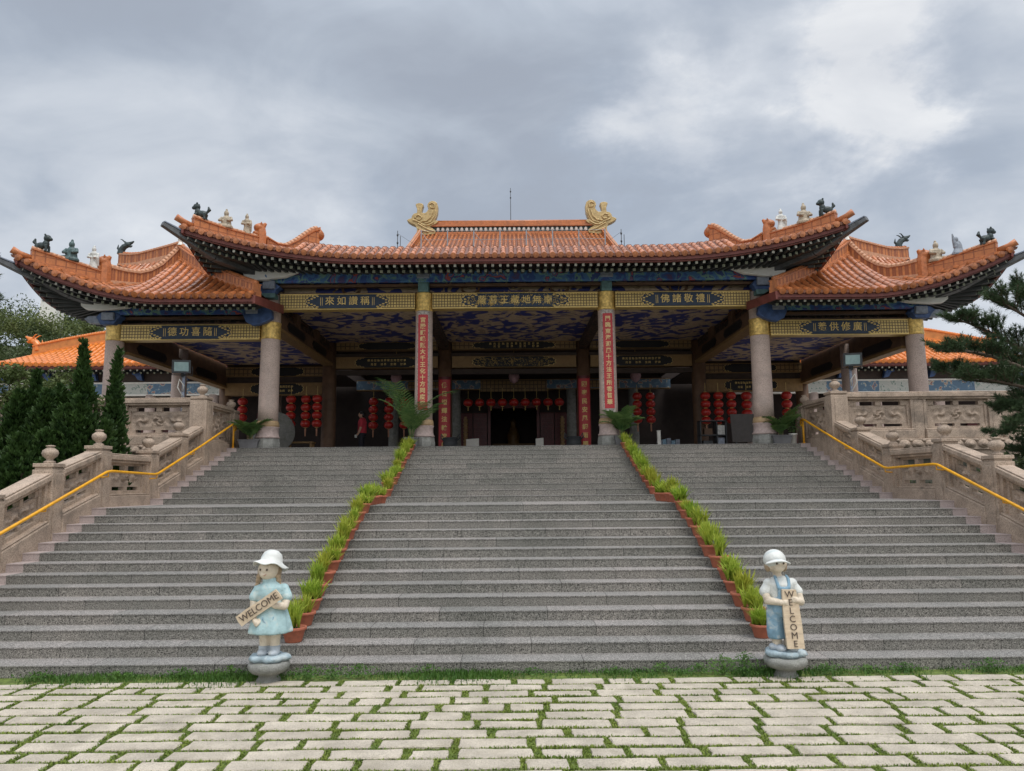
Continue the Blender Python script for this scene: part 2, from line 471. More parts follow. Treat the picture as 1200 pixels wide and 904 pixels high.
# ------------------------------------------------------------------ stairs, terrace, ground
RI, TR, TRU = .12, .348, .385
Y1, YL, Y15 = 8.33, 8.33+13*.348, 14.94
YT = Y15+10*TRU
ZT = 3.0
HW = 7.17
def step_y(k):                      # y of the nosing of step k (1..25)
    return Y1+(k-1)*TR if k <= 14 else Y15+(k-15)*TRU

def stairs(name, x0, x1, m):
    b = MB()
    for k in range(1, 26):
        y = step_y(k); z = k*RI
        yn = step_y(k+1)+.05 if k < 25 else y+.5
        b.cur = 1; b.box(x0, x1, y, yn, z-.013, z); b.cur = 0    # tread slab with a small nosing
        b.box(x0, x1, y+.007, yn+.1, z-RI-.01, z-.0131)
    return struct(b.build(name, m))
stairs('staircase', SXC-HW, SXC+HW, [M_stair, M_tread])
for sg in (-1, 1):
    a, c = SXC+sg*(HW+.002), SXC+sg*(HW+.60)
    stairs('staircase_border', min(a, c), max(a, c), [M_pink, M_pink])

b = MB()
b.box(SXC-30, SXC+30, YT+.12, 44, -.5, ZT-.003)
for sg in (-1, 1):
    xs = sorted((SXC+sg*(HW+.62), SXC+sg*30))
    b.box(xs[0], xs[1], 17.805, YT+.119, -.5, ZT-.004)
struct(b.build('terrace', M_terr))

b = MB(); b.grid(lambda u, v: (lerp(-150, 150, u), lerp(-40, 260, v), -.05), 4, 4)
struct(b.build('ground', M_dirt))
b = MB(); b.grid(lambda u, v: (lerp(-12, 12, u), lerp(-4, 8.5, v), -.009+.005*noise.noise(Vector((u*40, v*26, 0)))), 120, 70)
b.smooth = True
struct(b.build('mossy_ground', M_moss))

def slabs():
    b = MB(); r = random.Random(3); gaps = []
    y = 8.03; row = 0
    while y > -3:
        dpt = .178+r.uniform(-.012, .012); x = -10+r.uniform(0, .5)
        while x < 10:
            L = r.choice([.5, .54, .56, .58, .6, .55, .3, .26])*r.uniform(.95, 1.05)
            x1 = x+L; pts = []
            sk = r.uniform(-.012, .012)
            nseg = 6
            for i in range(nseg): pts.append((lerp(x, x1, i/nseg), y-dpt+sk))
            for i in range(2): pts.append((x1, lerp(y-dpt+sk, y-sk, i/2)))
            for i in range(nseg): pts.append((lerp(x1, x, i/nseg), y-sk))
            for i in range(2): pts.append((x, lerp(y-sk, y-dpt+sk, i/2)))
            jit = .011 if y > 3 else .004
            pts = [(px+r.uniform(-jit, jit), py+r.uniform(-jit, jit)*.7) for px, py in pts]
            cx = (x+x1)/2; cy = y-dpt/2
            z = .009+r.uniform(-.004, .005); tx = r.uniform(-.012, .012); ty = r.uniform(-.02, .02)
            n = len(pts); top = []; bot = []; inn = []
            for px, py in pts:
                zz = z+tx*(px-cx)+ty*(py-cy)
                bot.append((px, py, -.06)); top.append((px, py, zz-.009))
                inn.append((cx+(px-cx)*.965, cy+(py-cy)*.9, zz))
            b.add(bot+top+inn, [(i, (i+1) % n, n+(i+1) % n, n+i) for i in range(n)] +
                  [(n+i, n+(i+1) % n, 2*n+(i+1) % n, 2*n+i) for i in range(n)] + [tuple(2*n+i for i in range(n))])
            g = r.uniform(.045, .07)
            gaps.append((x1+g/2, y, dpt, g)); x = x1+g
        gr = r.uniform(.042, .058)
        gaps.append((None, y-dpt-gr/2, gr, 0))
        y -= dpt+gr; row += 1
    struct(b.build('paving', M_slab, recalc=True))
    return gaps
GAPS = slabs()

def blade(b, p, h, w, lean, az):
    d = Vector((math.cos(az), math.sin(az), 0)); sd = Vector((-d.y, d.x, 0))*w/2
    p = Vector(p); m = p+d*lean*.35+Vector((0, 0, h*.6)); t = p+d*lean+Vector((0, 0, h))
    o = len(b.v)
    b.add([p-sd, p+sd, m+sd*.8, m-sd*.8, t], [(0, 1, 2, 3), (3, 2, 4)])

def joint_grass():
    b = MB(); r = random.Random(5)
    for x, y, d, g in GAPS:
        if y < 3.4: continue
        if x is None:
            n = 5200
            for _ in range(n):
                px = r.uniform(-6.2, 6.2)
                dens = noise.noise(Vector((px*1.1, y*1.1, 3)))
                if r.random() > .7+dens*.9: continue
                k = 1+max(0, dens)*1.2
                blade(b, (px, y+r.uniform(-.5, .5)*d*1.05, -.004), r.uniform(.007, .019)*k, r.uniform(.008, .015), r.uniform(.003, .02), r.uniform(0, 6.3))
        else:
            if abs(x) > 6.2: continue
            for _ in range(75):
                blade(b, (x+r.uniform(-.55, .55)*g, y-r.uniform(-.1, 1.1)*d, .0), r.uniform(.007, .02), r.uniform(.008, .015), r.uniform(.003, .02), r.uniform(0, 6.3))
    struct(b.build('joint_grass', M_grass, recalc=False), 'stuff')
    b = MB()
    for _ in range(26000):                                     # taller moss and grass along the foot of the stairs
        px = r.uniform(-8, 8)
        dens = .42+1.25*noise.noise(Vector((px*.8, 0, 8)))+.35*noise.noise(Vector((px*3, 0, 1)))
        if px > 3.6: dens -= .25
        if r.random() > dens: continue
        py = 8.34-abs(r.gauss(0, .17))*(0.75+dens*.6)
        blade(b, (px, py, .0), r.uniform(.02, .075)*(.55+dens*.6), r.uniform(.006, .012), r.uniform(.0, .04), r.uniform(0, 6.3))
    struct(b.build('edge_grass', MATS['weed_leaves'], recalc=False), 'stuff')
    b = MB()
    spots = [(-1.62, 8.2, .13), (-3.0, 8.22, .12), (-3.5, 8.2, .1), (2.45, 8.1, .24), (2.25, 8.2, .18), (3.35, 8.15, .12), (-2.15, 8.1, .14), (-1.9, 8.15, .13), (5.1, 8.2, .13), (4.2, 8.22, .09), (-5, 8.2, .09),
             (1.1, 8.25, .07), (.2, 8.27, .06), (-.9, 8.25, .1), (-4.2, 8.2, .08), (2.0, 8.22, .1), (3.8, 8.2, .08), (5.7, 8.2, .1), (1.6, 8.25, .1)]
    for x, y, h in spots:
        for _ in range(int(260*h/.12)):
            az = r.uniform(0, 6.3); q = abs(r.gauss(0, .1)); zz = h*r.random()*(1.1-min(1, q*3))
            px = x+q*1.6*math.cos(az); py = min(8.33, y+q*.5*math.sin(az))
            c = Vector((px, py, max(.005, zz))); s = r.uniform(.007, .02)
            d = Vector((r.uniform(-1, 1), r.uniform(-1, 1), r.uniform(-.2, .9))).normalized(); e = d.orthogonal().normalized()
            b.add([c, c+d*s+e*s*.45, c+d*s*2, c+d*s-e*s*.45], [(0, 1, 2, 3)])
    struct(b.build('stair_foot_weeds', MATS['weed_leaves'], recalc=False), 'stuff')
joint_grass()

# ------------------------------------------------------------------ balustrades
def finial(b, x, y, z, s=1.0):
    b.smooth = True
    b.lathe([(.085*s, 0), (.085*s, .03*s), (.05*s, .05*s), (.05*s, .07*s), (.10*s, .11*s), (.122*s, .16*s), (.11*s, .205*s), (.06*s, .245*s), (.045*s, .26*s), (.07*s, .27*s), (.07*s, .285*s), (0, .295*s)], (x, y, z), 14)
    b.smooth = False

class Run:
    """one straight bay between two posts: u runs along it, t across it, w above a base line that may slope"""
    def __init__(s, p0, p1, z0, z1):
        s.p0 = Vector((p0[0], p0[1], 0)); s.p1 = Vector((p1[0], p1[1], 0))
        s.L = (s.p1-s.p0).length; s.d = (s.p1-s.p0)/s.L; s.n = Vector((s.d.y, -s.d.x, 0)); s.z0 = z0; s.z1 = z1
    def pt(s, u, t, w):
        q = s.p0+s.d*u+s.n*t
        return Vector((q.x, q.y, lerp(s.z0, s.z1, u/s.L)+w))
    def box(s, b, u0, u1, t0, t1, w0, w1):
        b.hexa([s.pt(u0, t0, w0), s.pt(u1, t0, w0), s.pt(u1, t1, w0), s.pt(u0, t1, w0),
                s.pt(u0, t0, w1), s.pt(u1, t0, w1), s.pt(u1, t1, w1), s.pt(u0, t1, w1)])

def relief(u, w, L, H):
    """height of a carved scroll pattern"""
    e = min(u, L-u, w, H-w)
    if e < .05: return 0
    # two mirrored scrolls and a rosette with leaf lobes
    c = L/2; x = abs(u-c); y = w-H/2; r0 = math.hypot(u-c, y*1.3)
    a = .8*math.cos(r0*42+3*math.atan2(y, u-c+1e-6)) if r0 < .13 else math.sin(24*math.hypot(x-L*.3, y*1.2)+2*math.atan2(y, x-L*.3+1e-6))*(.6+.4*math.cos(30*w))
    return .048*max(-.5, a)*min(1, (e-.05)/.05)

def bay(th, run, post_w, rail_h=(.80, .97), rail_t=.16, plinth=(-.35, .2), full=False):
    L = run.L; a = post_w/2; c = L-post_w/2
    b = MB(); run.box(b, a, c, -.18, .18, plinth[0], plinth[1]); run.box(b, a, c, -.15, .15, plinth[1], plinth[1]+.035)
    b.build('plinth', M_tan, th, bevel=.012)
    b = MB(); ra, rc = (a, c) if not full else (.004, L-.004)
    run.box(b, ra-.005, rc+.005, -rail_t, rail_t, rail_h[0]+.05, rail_h[1]-.03)
    run.box(b, ra-.004, rc+.004, -rail_t+.03, rail_t-.03, rail_h[1]-.03, rail_h[1])
    run.box(b, ra-.004, rc+.004, -rail_t+.035, rail_t-.035, rail_h[0], rail_h[0]+.05)
    b.build('rail', M_tan, th, bevel=.014, seg=2)
    b = MB(); w0 = plinth[1]+.035; w1 = rail_h[0]; m = .07
    run.box(b, a, a+m, -.11, .11, w0, w1); run.box(b, c-m, c, -.11, .11, w0, w1)      # frame
    run.box(b, a+m, a+2*m, -.06, .06, w0, w1-.02); run.box(b, c-2*m, c-m, -.06, .06, w0, w1-.02)
    i0, i1 = a+2*m, c-2*m; H = w1-w0
    s0, s1 = w0+.06, w0+.125                                                          # row of low slots
    g0, g1 = w1-.14, w1-.045                                                         # row of upper slots
    run.box(b, i0, i1, -.06, .06, w0, s0); run.box(b, i0, i1, -.04, .04, g1, w1)
    n = 2 if (i1-i0) > .6 else 1
    sw = (i1-i0)/(n*2+1)
    for lo, hi in ((s0, s1), (g0, g1)):
        for k in range(n+1):
            u = i0+k*2*sw
            run.box(b, u+(sw*.25 if 0 < k < n else (sw*.5 if k == n else 0)), u+(sw*.75 if 0 < k < n else (sw if k == n else sw*.5)), -.052, .052, lo, hi)
    run.box(b, i0, i1, -.012, .012, s1, g0)
    b.smooth = True
    Lr, Hr = i1-i0, g0-s1
    for sd in (1, -1):
        b.grid(lambda u, v: run.pt(i0+u*Lr, sd*(.032+relief(u*Lr, v*Hr, Lr, Hr)), s1+v*Hr), 56, 20)
    b.smooth = False
    b.build('panel', M_tan, th)

def post(th, x, y, z0, z1, w, fs=1.0, cap=True):
    b = MB(); h = w/2
    b.box(x-h, x+h, y-h, y+h, z0, z1-.10); b.box(x-h*.86, x+h*.86, y-h*.86, y+h*.86, z1-.10, z1-.06)
    b.box(x-h, x+h, y-h, y+h, z1-.06, z1)
    for sx, sy in ((1, 0), (-1, 0), (0, -1)):                                         # raised long panel on each face
        if sx: b.box(*sorted((x+sx*h, x+sx*(h+.012))), y-h*.6, y+h*.6, z0+.35, z1-.16)
        else: b.box(x-h*.6, x+h*.6, y-h-.012, y-h, z0+.35, z1-.16)
    o = b.build('post', M_tan, th, bevel=.012)
    if cap:
        b = MB(); finial(b, x, y, z1, fs); b.build('finial', M_tan, o)
    return o

POSTY = [7.95, 9.13, 10.51, 11.89, 13.27, 15.09, 16.43, 17.6, 19.46]
def base_z(y):
    if y < YL+.2: return max(0, .12+(y-Y1)/TR*RI)
    if y < 15.0: return 1.68
    return 1.76+(y-15.09)*RI/TRU
def stair_balustrade(sg):
    x = SXC+sg*(HW+.43)
    side = 'left' if sg < 0 else 'right'
    th = root('stone_balustrade', (x, 7.95, 0), 'carved tan stone balustrade with ball finials climbing the %s edge of the grey stairs' % side, 'balustrade', 'carved stone balustrades')
    for i, y in enumerate(POSTY):
        z = base_z(y)
        if i == 4: z = 1.70
        if i == 5: z = 1.70
        if i == 7: post(th, x, y, 1.6, 4.16, .40, 1.05)
        elif i == 8: post(th, x, y, 2.6, 4.02, .34, 1.0)
        else: post(th, x, y, z-.5, z+1.07 if i < 6 else z+1.03, .33, 1.0)
        if i < 8:
            y2 = POSTY[i+1]
            za, zb = base_z(y), base_z(y2)
            if i == 4: za = zb = 1.68
            if i == 3: zb = base_z(12.9)+.05
            if i == 7: continue
            bay(th, Run((x, y), (x, y2), za, zb), .33)
    run = Run((x, 17.6), (x, 19.46), 3.0, 3.0)
    bay(th, run, .37, rail_h=(.93, 1.08), plinth=(-.9, .12))
for sg in (-1, 1): stair_balustrade(sg)

def terrace_balustrade(sg):
    x0 = SXC+sg*(HW+.43); y = 17.6
    side = 'left' if sg < 0 else 'right'
    th = root('terrace_balustrade', (x0+sg*4, y, ZT), 'level carved stone balustrade with scroll frieze on the %s terrace edge' % side, 'balustrade', 'carved stone balustrades')
    n = 5; L = 1.86; p0 = x0+sg*.06
    for k in range(n):
        a, c = p0+sg*k*L, p0+sg*(k+1)*L
        run = Run((a, y), (c, y), ZT, ZT) if sg > 0 else Run((a, y), (c, y), ZT, ZT)
        bay(th, run, .24, rail_h=(.96, 1.14), rail_t=.17, plinth=(.02, .22), full=True)
        if k: 
            pass
        b = MB(); b.box(c-.12, c+.12, y-.11, y+.11, ZT+.02, ZT+.955); b.build('post', M_tan, th, bevel=.012)
    b = MB(); xa, xb = sorted((p0, p0+sg*n*L))
    b.box(xa, xb, y-.22, y+.2, ZT-.26, ZT+.018); b.box(xa, xb, y-.17, y+.2, ZT-.40, ZT-.262)
    b.build('ledge', M_tan, th, bevel=.012)
    b = MB(); b.smooth = True; k = int((xb-xa)/.31)
    for i in range(k):
        cx = xa+.16+i*.31
        b.ell((cx, y-.22, ZT-.115), (.145, .06, .10), 14, 8)
        b.ell((cx, y-.265, ZT-.125), (.075, .05, .055), 10, 6)
        b.ell((cx+.155, y-.225, ZT-.03), (.05, .03, .035), 8, 6)
    b.build('scroll_frieze', M_tan, th)
    b = MB(); b.box(xa, xb, y-.02, y+.2, -.05, ZT-.401)
    for i in range(4): b.box(xa, xb, y-.05, y-.0201, .3+i*.62, .34+i*.62)
    b.build('retaining_wall', M_wall, th)
for sg in (-1, 1): terrace_balustrade(sg)

def handrail(sg):
    x = SXC+sg*(HW+.13); side = 'left' if sg < 0 else 'right'
    th = root('handrail', (x, YT, ZT), 'yellow painted pipe handrail running up the %s side of the stairs' % side, 'handrail', 'yellow handrails')
    b = MB(); b.smooth = True
    pts = [(x, 8.5, .76), (x, 10.7, 1.50), (x, 13.05, 2.30), (x, 13.2, 2.315), (x, 14.8, 2.28), (x, 14.95, 2.30), (x, 17, 2.97), (x, 18.85, 3.61), (x, 18.98, 3.63), (x, 19.05, 3.58), (x, 19.05, 3.5), (x, 18.97, 3.45)]
    b.tube(pts, .025, 10); b.build('pipe', M_yellow, th)
    b = MB(); b.smooth = True; b.tube([(x, 18.9, 2.98), (x, 18.9, 3.605)], .024, 10); b.lathe([(.05, 0), (.05, .012), (.026, .014)], (x, 18.9, 3.0), 12); b.build('leg', M_yellow, th)
    for y, z in ((9.6, 1.13), (11.4, 1.75), (13.1, 2.29), (14.9, 2.28), (16.6, 2.83)):
        b = MB(); b.smooth = True; b.tube([(x, y, z-.01), (x, y, z-.07), (x+sg*.1, y, z-.08), (x+sg*.145, y, z-.08)], .012, 8); b.build('bracket', M_yellow, th)
for sg in (-1, 1): handrail(sg)

# ------------------------------------------------------------------ flower pots
def pot_mesh(b):
    b.smooth = True
    b.lathe([(.088, 0), (.092, .01), (.122, .125), (.126, .128), (.138, .130), (.140, .135), (.140, .158), (.136, .162), (.122, .162), (.118, .15), (0, .146)], (0, 0, 0), 22)
def blades_mesh(b, seed):
    r = random.Random(seed)
    for c in range(10):
        a0 = r.uniform(0, 6.3); q = r.uniform(0, .11); cx, cy = q*math.cos(a0), q*math.sin(a0)
        for _ in range(14):
            az = r.uniform(0, 6.3); L = r.uniform(.16, .33); ln = r.uniform(.05, 1.05); w = r.uniform(.016, .028)
            d = Vector((math.cos(az), math.sin(az), 0)); sd = Vector((-d.y, d.x, 0))
            prev = Vector((cx, cy, .14)); vs = []; pts = []
            for i in range(4):
                t = i/3; ang = ln*(.5+.9*t)
                pts.append(prev.copy()); prev = prev+(d*math.sin(ang)+Vector((0, 0, math.cos(ang))))*L/3
            for i, p in enumerate(pts):
                ww = w*(1, 1, .75, .08)[i]/2
                vs += [p-sd*ww, p+sd*ww]
            b.add(vs, [(0, 1, 3, 2), (2, 3, 5, 4), (4, 5, 7, 6)])
b = MB(); pot_mesh(b); b.cur = 1; b.smooth = False; b.lathe([(.117, .147), (0, .15)], (0, 0, 0), 14)
POT = b.build('pot', [M_terra, M_soil]).data
PLANTS = []
for i in range(5):
    b = MB(); blades_mesh(b, 20+i); PLANTS.append(b.build('spiky_leaves', M_fpot, recalc=False).data)
for o in [o for o in SC.objects if o.data in [POT]+PLANTS]: bpy.data.objects.remove(o)
def obj(name, data, parent):
    o = bpy.data.objects.new(name, data); COL.objects.link(o); o.parent = parent
    return o
ORD = ['zeroth', 'first', 'second', 'third', 'fourth', 'fifth', 'sixth', 'seventh', 'eighth', 'ninth', 'tenth', 'eleventh', 'twelfth', 'thirteenth', 'fourteenth', 'fifteenth']
def pot_rows():
    r = random.Random(11)
    for sg in (-1, 1):
        side = 'left' if sg < 0 else 'right'; xr = .2+sg*2.72
        spots = []
        for k in range(2, 14): spots.append((step_y(k)+.185, k*RI, 'on the %s grey step from the bottom, %s row' % (ORD[k] if k > 2 else 'second', side)))
        for j in range(4): spots.append((YL+.25+j*.44, 14*RI, '%s from the front among four on the landing, %s row' % (ORD[j+1], side)))
        for k in range(15, 25): spots.append((step_y(k)+.2, k*RI, 'on the %s step above the landing, %s row' % (ORD[k-14], side)))
        for i, (y, z, t) in enumerate(spots):
            th = root('potted_plant', (xr+r.uniform(-.02, .02)+.006*math.sin(i), y, z), 'terracotta pot '+t, 'potted plant', 'terracotta pots of spiky plants lining the stairs')
            th.rotation_euler.z = r.uniform(0, 6.3)
            s = r.uniform(.9, 1.06); th.scale = (s, s, s)
            obj('pot', POT, th)
            f = obj('spiky_leaves', PLANTS[(i*2+r.randrange(2)) % 5], th); q_ = r.uniform(.85, 1.15); f.scale = (q_, q_, r.uniform(.8, 1.15)); f.rotation_euler.z = r.uniform(0, 6)
pot_rows()

# ------------------------------------------------------------------ palms in trays on the top step
def frond(b, p, az, L, droop, rise, nl=16, wl=.2):
    p = Vector(p); d = Vector((math.cos(az), math.sin(az), 0)); pts = []
    for i in range(9):
        t = i/8
        pts.append(p+d*L*t*(.35+.65*t)*.85+Vector((0, 0, rise*L*(t*1.25-droop*t*t))))
    b.cur = 0; b.tube(pts, [.009*(1-.8*i/8) for i in range(9)], 5)
    for i in range(nl):
        t = .25+.75*i/nl; k = min(7, int(t*8)); f = t*8-k
        q = pts[k].lerp(pts[k+1], f); tg = (pts[k+1]-pts[k]).normalized(); sd = tg.cross(Vector((0, 0, 1)))
        if sd.length < .01: sd = Vector((1, 0, 0))
        sd.normalize(); up = sd.cross(tg)
        for s in (-1, 1):
            ll = wl*(1-.55*abs(t-.5))*rnd.uniform(.85, 1.1); e = (sd*s*.75+tg*.75+up*.12-Vector((0, 0, .25))).normalized(); w = tg*.02
            b.add([q-w, q+w, q+e*ll*.6+w*.9, q+e*ll*.6-w*.9, q+e*ll-Vector((0, 0, .03))], [(0, 1, 2, 3), (3, 2, 4)])
def palm(x, y, label, H, nf, seed, tray=(.5, .26, .18), kind='fan'):
    global rnd
    rnd = random.Random(seed)
    th = root('potted_palm', (x, y, ZT), label, 'potted palm', 'palms in grey trays beside the columns')
    w, d, h = tray
    b = MB()
    b.hexa([(x-w*.43, y-d*.43, ZT), (x+w*.43, y-d*.43, ZT), (x+w*.43, y+d*.43, ZT), (x-w*.43, y+d*.43, ZT), (x-w/2, y-d/2, ZT+h), (x+w/2, y-d/2, ZT+h), (x+w/2, y+d/2, ZT+h), (x-w/2, y+d/2, ZT+h)])
    b.box(x-w*.53, x+w*.53, y-d*.53, y+d*.53, ZT+h, ZT+h+.035)
    b.cur = 1; b.box(x-w*.46, x+w*.46, y-d*.46, y+d*.46, ZT+h+.035, ZT+h+.04)
    b.build('tray', [M_planter, M_soil], th, bevel=.006)
    b = MB()
    for i in range(nf):
        az = i*2.4+rnd.uniform(-.3, .3); L = H*rnd.uniform(.55, 1.0)
        frond(b, (x+rnd.uniform(-.1, .1)*w, y+rnd.uniform(-.05, .05), ZT+h), az, L*.62, rnd.uniform(.25, .6), rnd.uniform(1.0, 1.5), wl=.2+.09*H)
    b.build('fronds', M_fpalm, th, recalc=False)
    b = MB()
    for i in range(6):
        az = i*1.1; q = .1*w
        b.tube([(x+q*math.cos(az), y+q*math.sin(az)*.5, ZT+h), (x+q*1.6*math.cos(az), y+q*math.sin(az), ZT+h+.3*H)], [.022, .008], 6)
    b.build('stems', M_fdry, th)
palm(-6.66, 18.93, 'small bushy palm in a grey tray against the left outer column base', .95, 14, 1)
palm(-2.52, 18.92, 'tall palm with long fronds in a grey tray at the left red couplet column', 2.15, 12, 2, (.36, .26, .2))
palm(2.86, 18.92, 'palm with spreading fronds in a grey tray at the right red couplet column', 1.25, 15, 3, (.36, .26, .2))
palm(6.95, 18.92, 'leafy palm in a grey tray beside a white pot at the right outer column', .95, 14, 4, (.48, .26, .18))
th = root('white_pot', (7.27, 18.93, ZT), 'white pot with a thin shrub beside the yellow handrail end', 'flower pot')
b = MB(); b.smooth = True; b.lathe([(.075, 0), (.10, .22), (.11, .22), (.11, .25), (.095, .25), (.09, .22), (0, .22)], (7.27, 18.93, ZT), 16); b.build('pot', M_white, th)
b = MB(); r_ = random.Random(9)
for _ in range(240):
    c = Vector((7.27+r_.gauss(0, .09), 18.93+r_.gauss(0, .07), ZT+.3+r_.random()*.5)); s = .035
    d = Vector((r_.uniform(-1, 1), r_.uniform(-1, 1), r_.uniform(-.5, 1))).normalized(); e = d.orthogonal().normalized()
    b.add([c, c+d*s+e*s*.4, c+d*2*s, c+d*s-e*s*.4], [(0, 1, 2, 3)])
b.build('leaves', M_fpalm, th, recalc=False)

# ------------------------------------------------------------------ garden statues
def capsule(b, pts, rad): b.tube(pts, rad, 10); b.ell(pts[0], rad[0], 10, 6); b.ell(pts[-1], rad[-1], 10, 6)
def hand(b, wrist, d, across, curl, s=1.0, thumb=1):
    """palm, four unequal curled fingers and a thumb leaving the side of the palm"""
    w = Vector(wrist); d = Vector(d).normalized(); a = Vector(across).normalized(); c = Vector(curl).normalized()
    b.ell(w+d*.028*s, (.026*s, .026*s, .03*s), 10, 6)
    for i, (off, L) in enumerate(((-.021, .038), (-.007, .045), (.008, .042), (.021, .033))):
        k = w+a*off*s+d*.045*s
        p1 = k+d*L*.5*s+c*.006*s; p2 = p1+d*L*.3*s+c*.02*s; p3 = p2-d*.002*s+c*.024*s
        b.tube([w+a*off*.6*s+d*.02*s, k, p1, p2, p3], [.010*s, .0095*s, .009*s, .008*s, .007*s], 7)
        b.ell(p3, .007*s, 6, 4)
    k = w+a*.022*s*thumb+d*.012*s
    b.tube([w+d*.01*s, k, k+a*.02*s*thumb+d*.018*s+c*.008*s, k+a*.02*s*thumb+d*.034*s+c*.02*s], [.012*s, .011*s, .010*s, .008*s], 7)

def face(th, c, r, yaw):
    """eyes under the brim, nose is part of the fused head; mouth line, cheeks"""
    c = Vector(c); rot = Matrix.Rotation(yaw, 3, 'Z')
    def on(ax, az, k=1.0):
        v = Vector((math.sin(ax)*math.cos(az), -math.cos(ax)*math.cos(az), math.sin(az)))
        return c+rot @ (v*r*k)
    b = MB(); b.smooth = True
    for s in (-1, 1): b.ell(on(s*.36, .06, .985), (.011, .006, .013), 10, 6, rot)
    b.build('eyes', M_ink, th)
    b = MB(); b.smooth = True
    b.tube([on(x, -.5+.16*(x/.3)**2, 1.0) for x in (-.3, -.2, -.1, 0, .1, .2, .3)], [.002, .0035, .004, .004, .004, .0035, .002], 6)
    b.build('mouth', mat('lip_paint', (.42, .2, .14), .6), th)

def pedestal(x, y, label, s=1.0):
    b = MB(); b.smooth = True
    x_ = x
    b.lathe([(.125, -.02), (.125, .02), (.10, .05), (.105, .075), (.175*s, .10), (.208*s, .135), (.214*s, .17), (.20*s, .20), (.15, .21), (0, .212)], (x, y, 0), 28)
    o = b.build('pedestal', M_grey); o['label'] = label; o['category'] = 'pedestal'
    o['group'] = 'round stone pedestals'
    return .208

def rock_base(th, x, y, z, sx, sy, seed):
    b = MB(); b.smooth = True; r = random.Random(seed)
    b.lathe([(.02, 0), (.165, .003), (.19, .03), (.175, .062), (.10, .07), (0, .07)], (x, y, z), 26, sx, sy, wob=lambda a, zz: 1+.09*math.sin(5*a+seed)+.06*math.sin(9*a+2*seed))
    b.build('rock_base', M_rock, th)

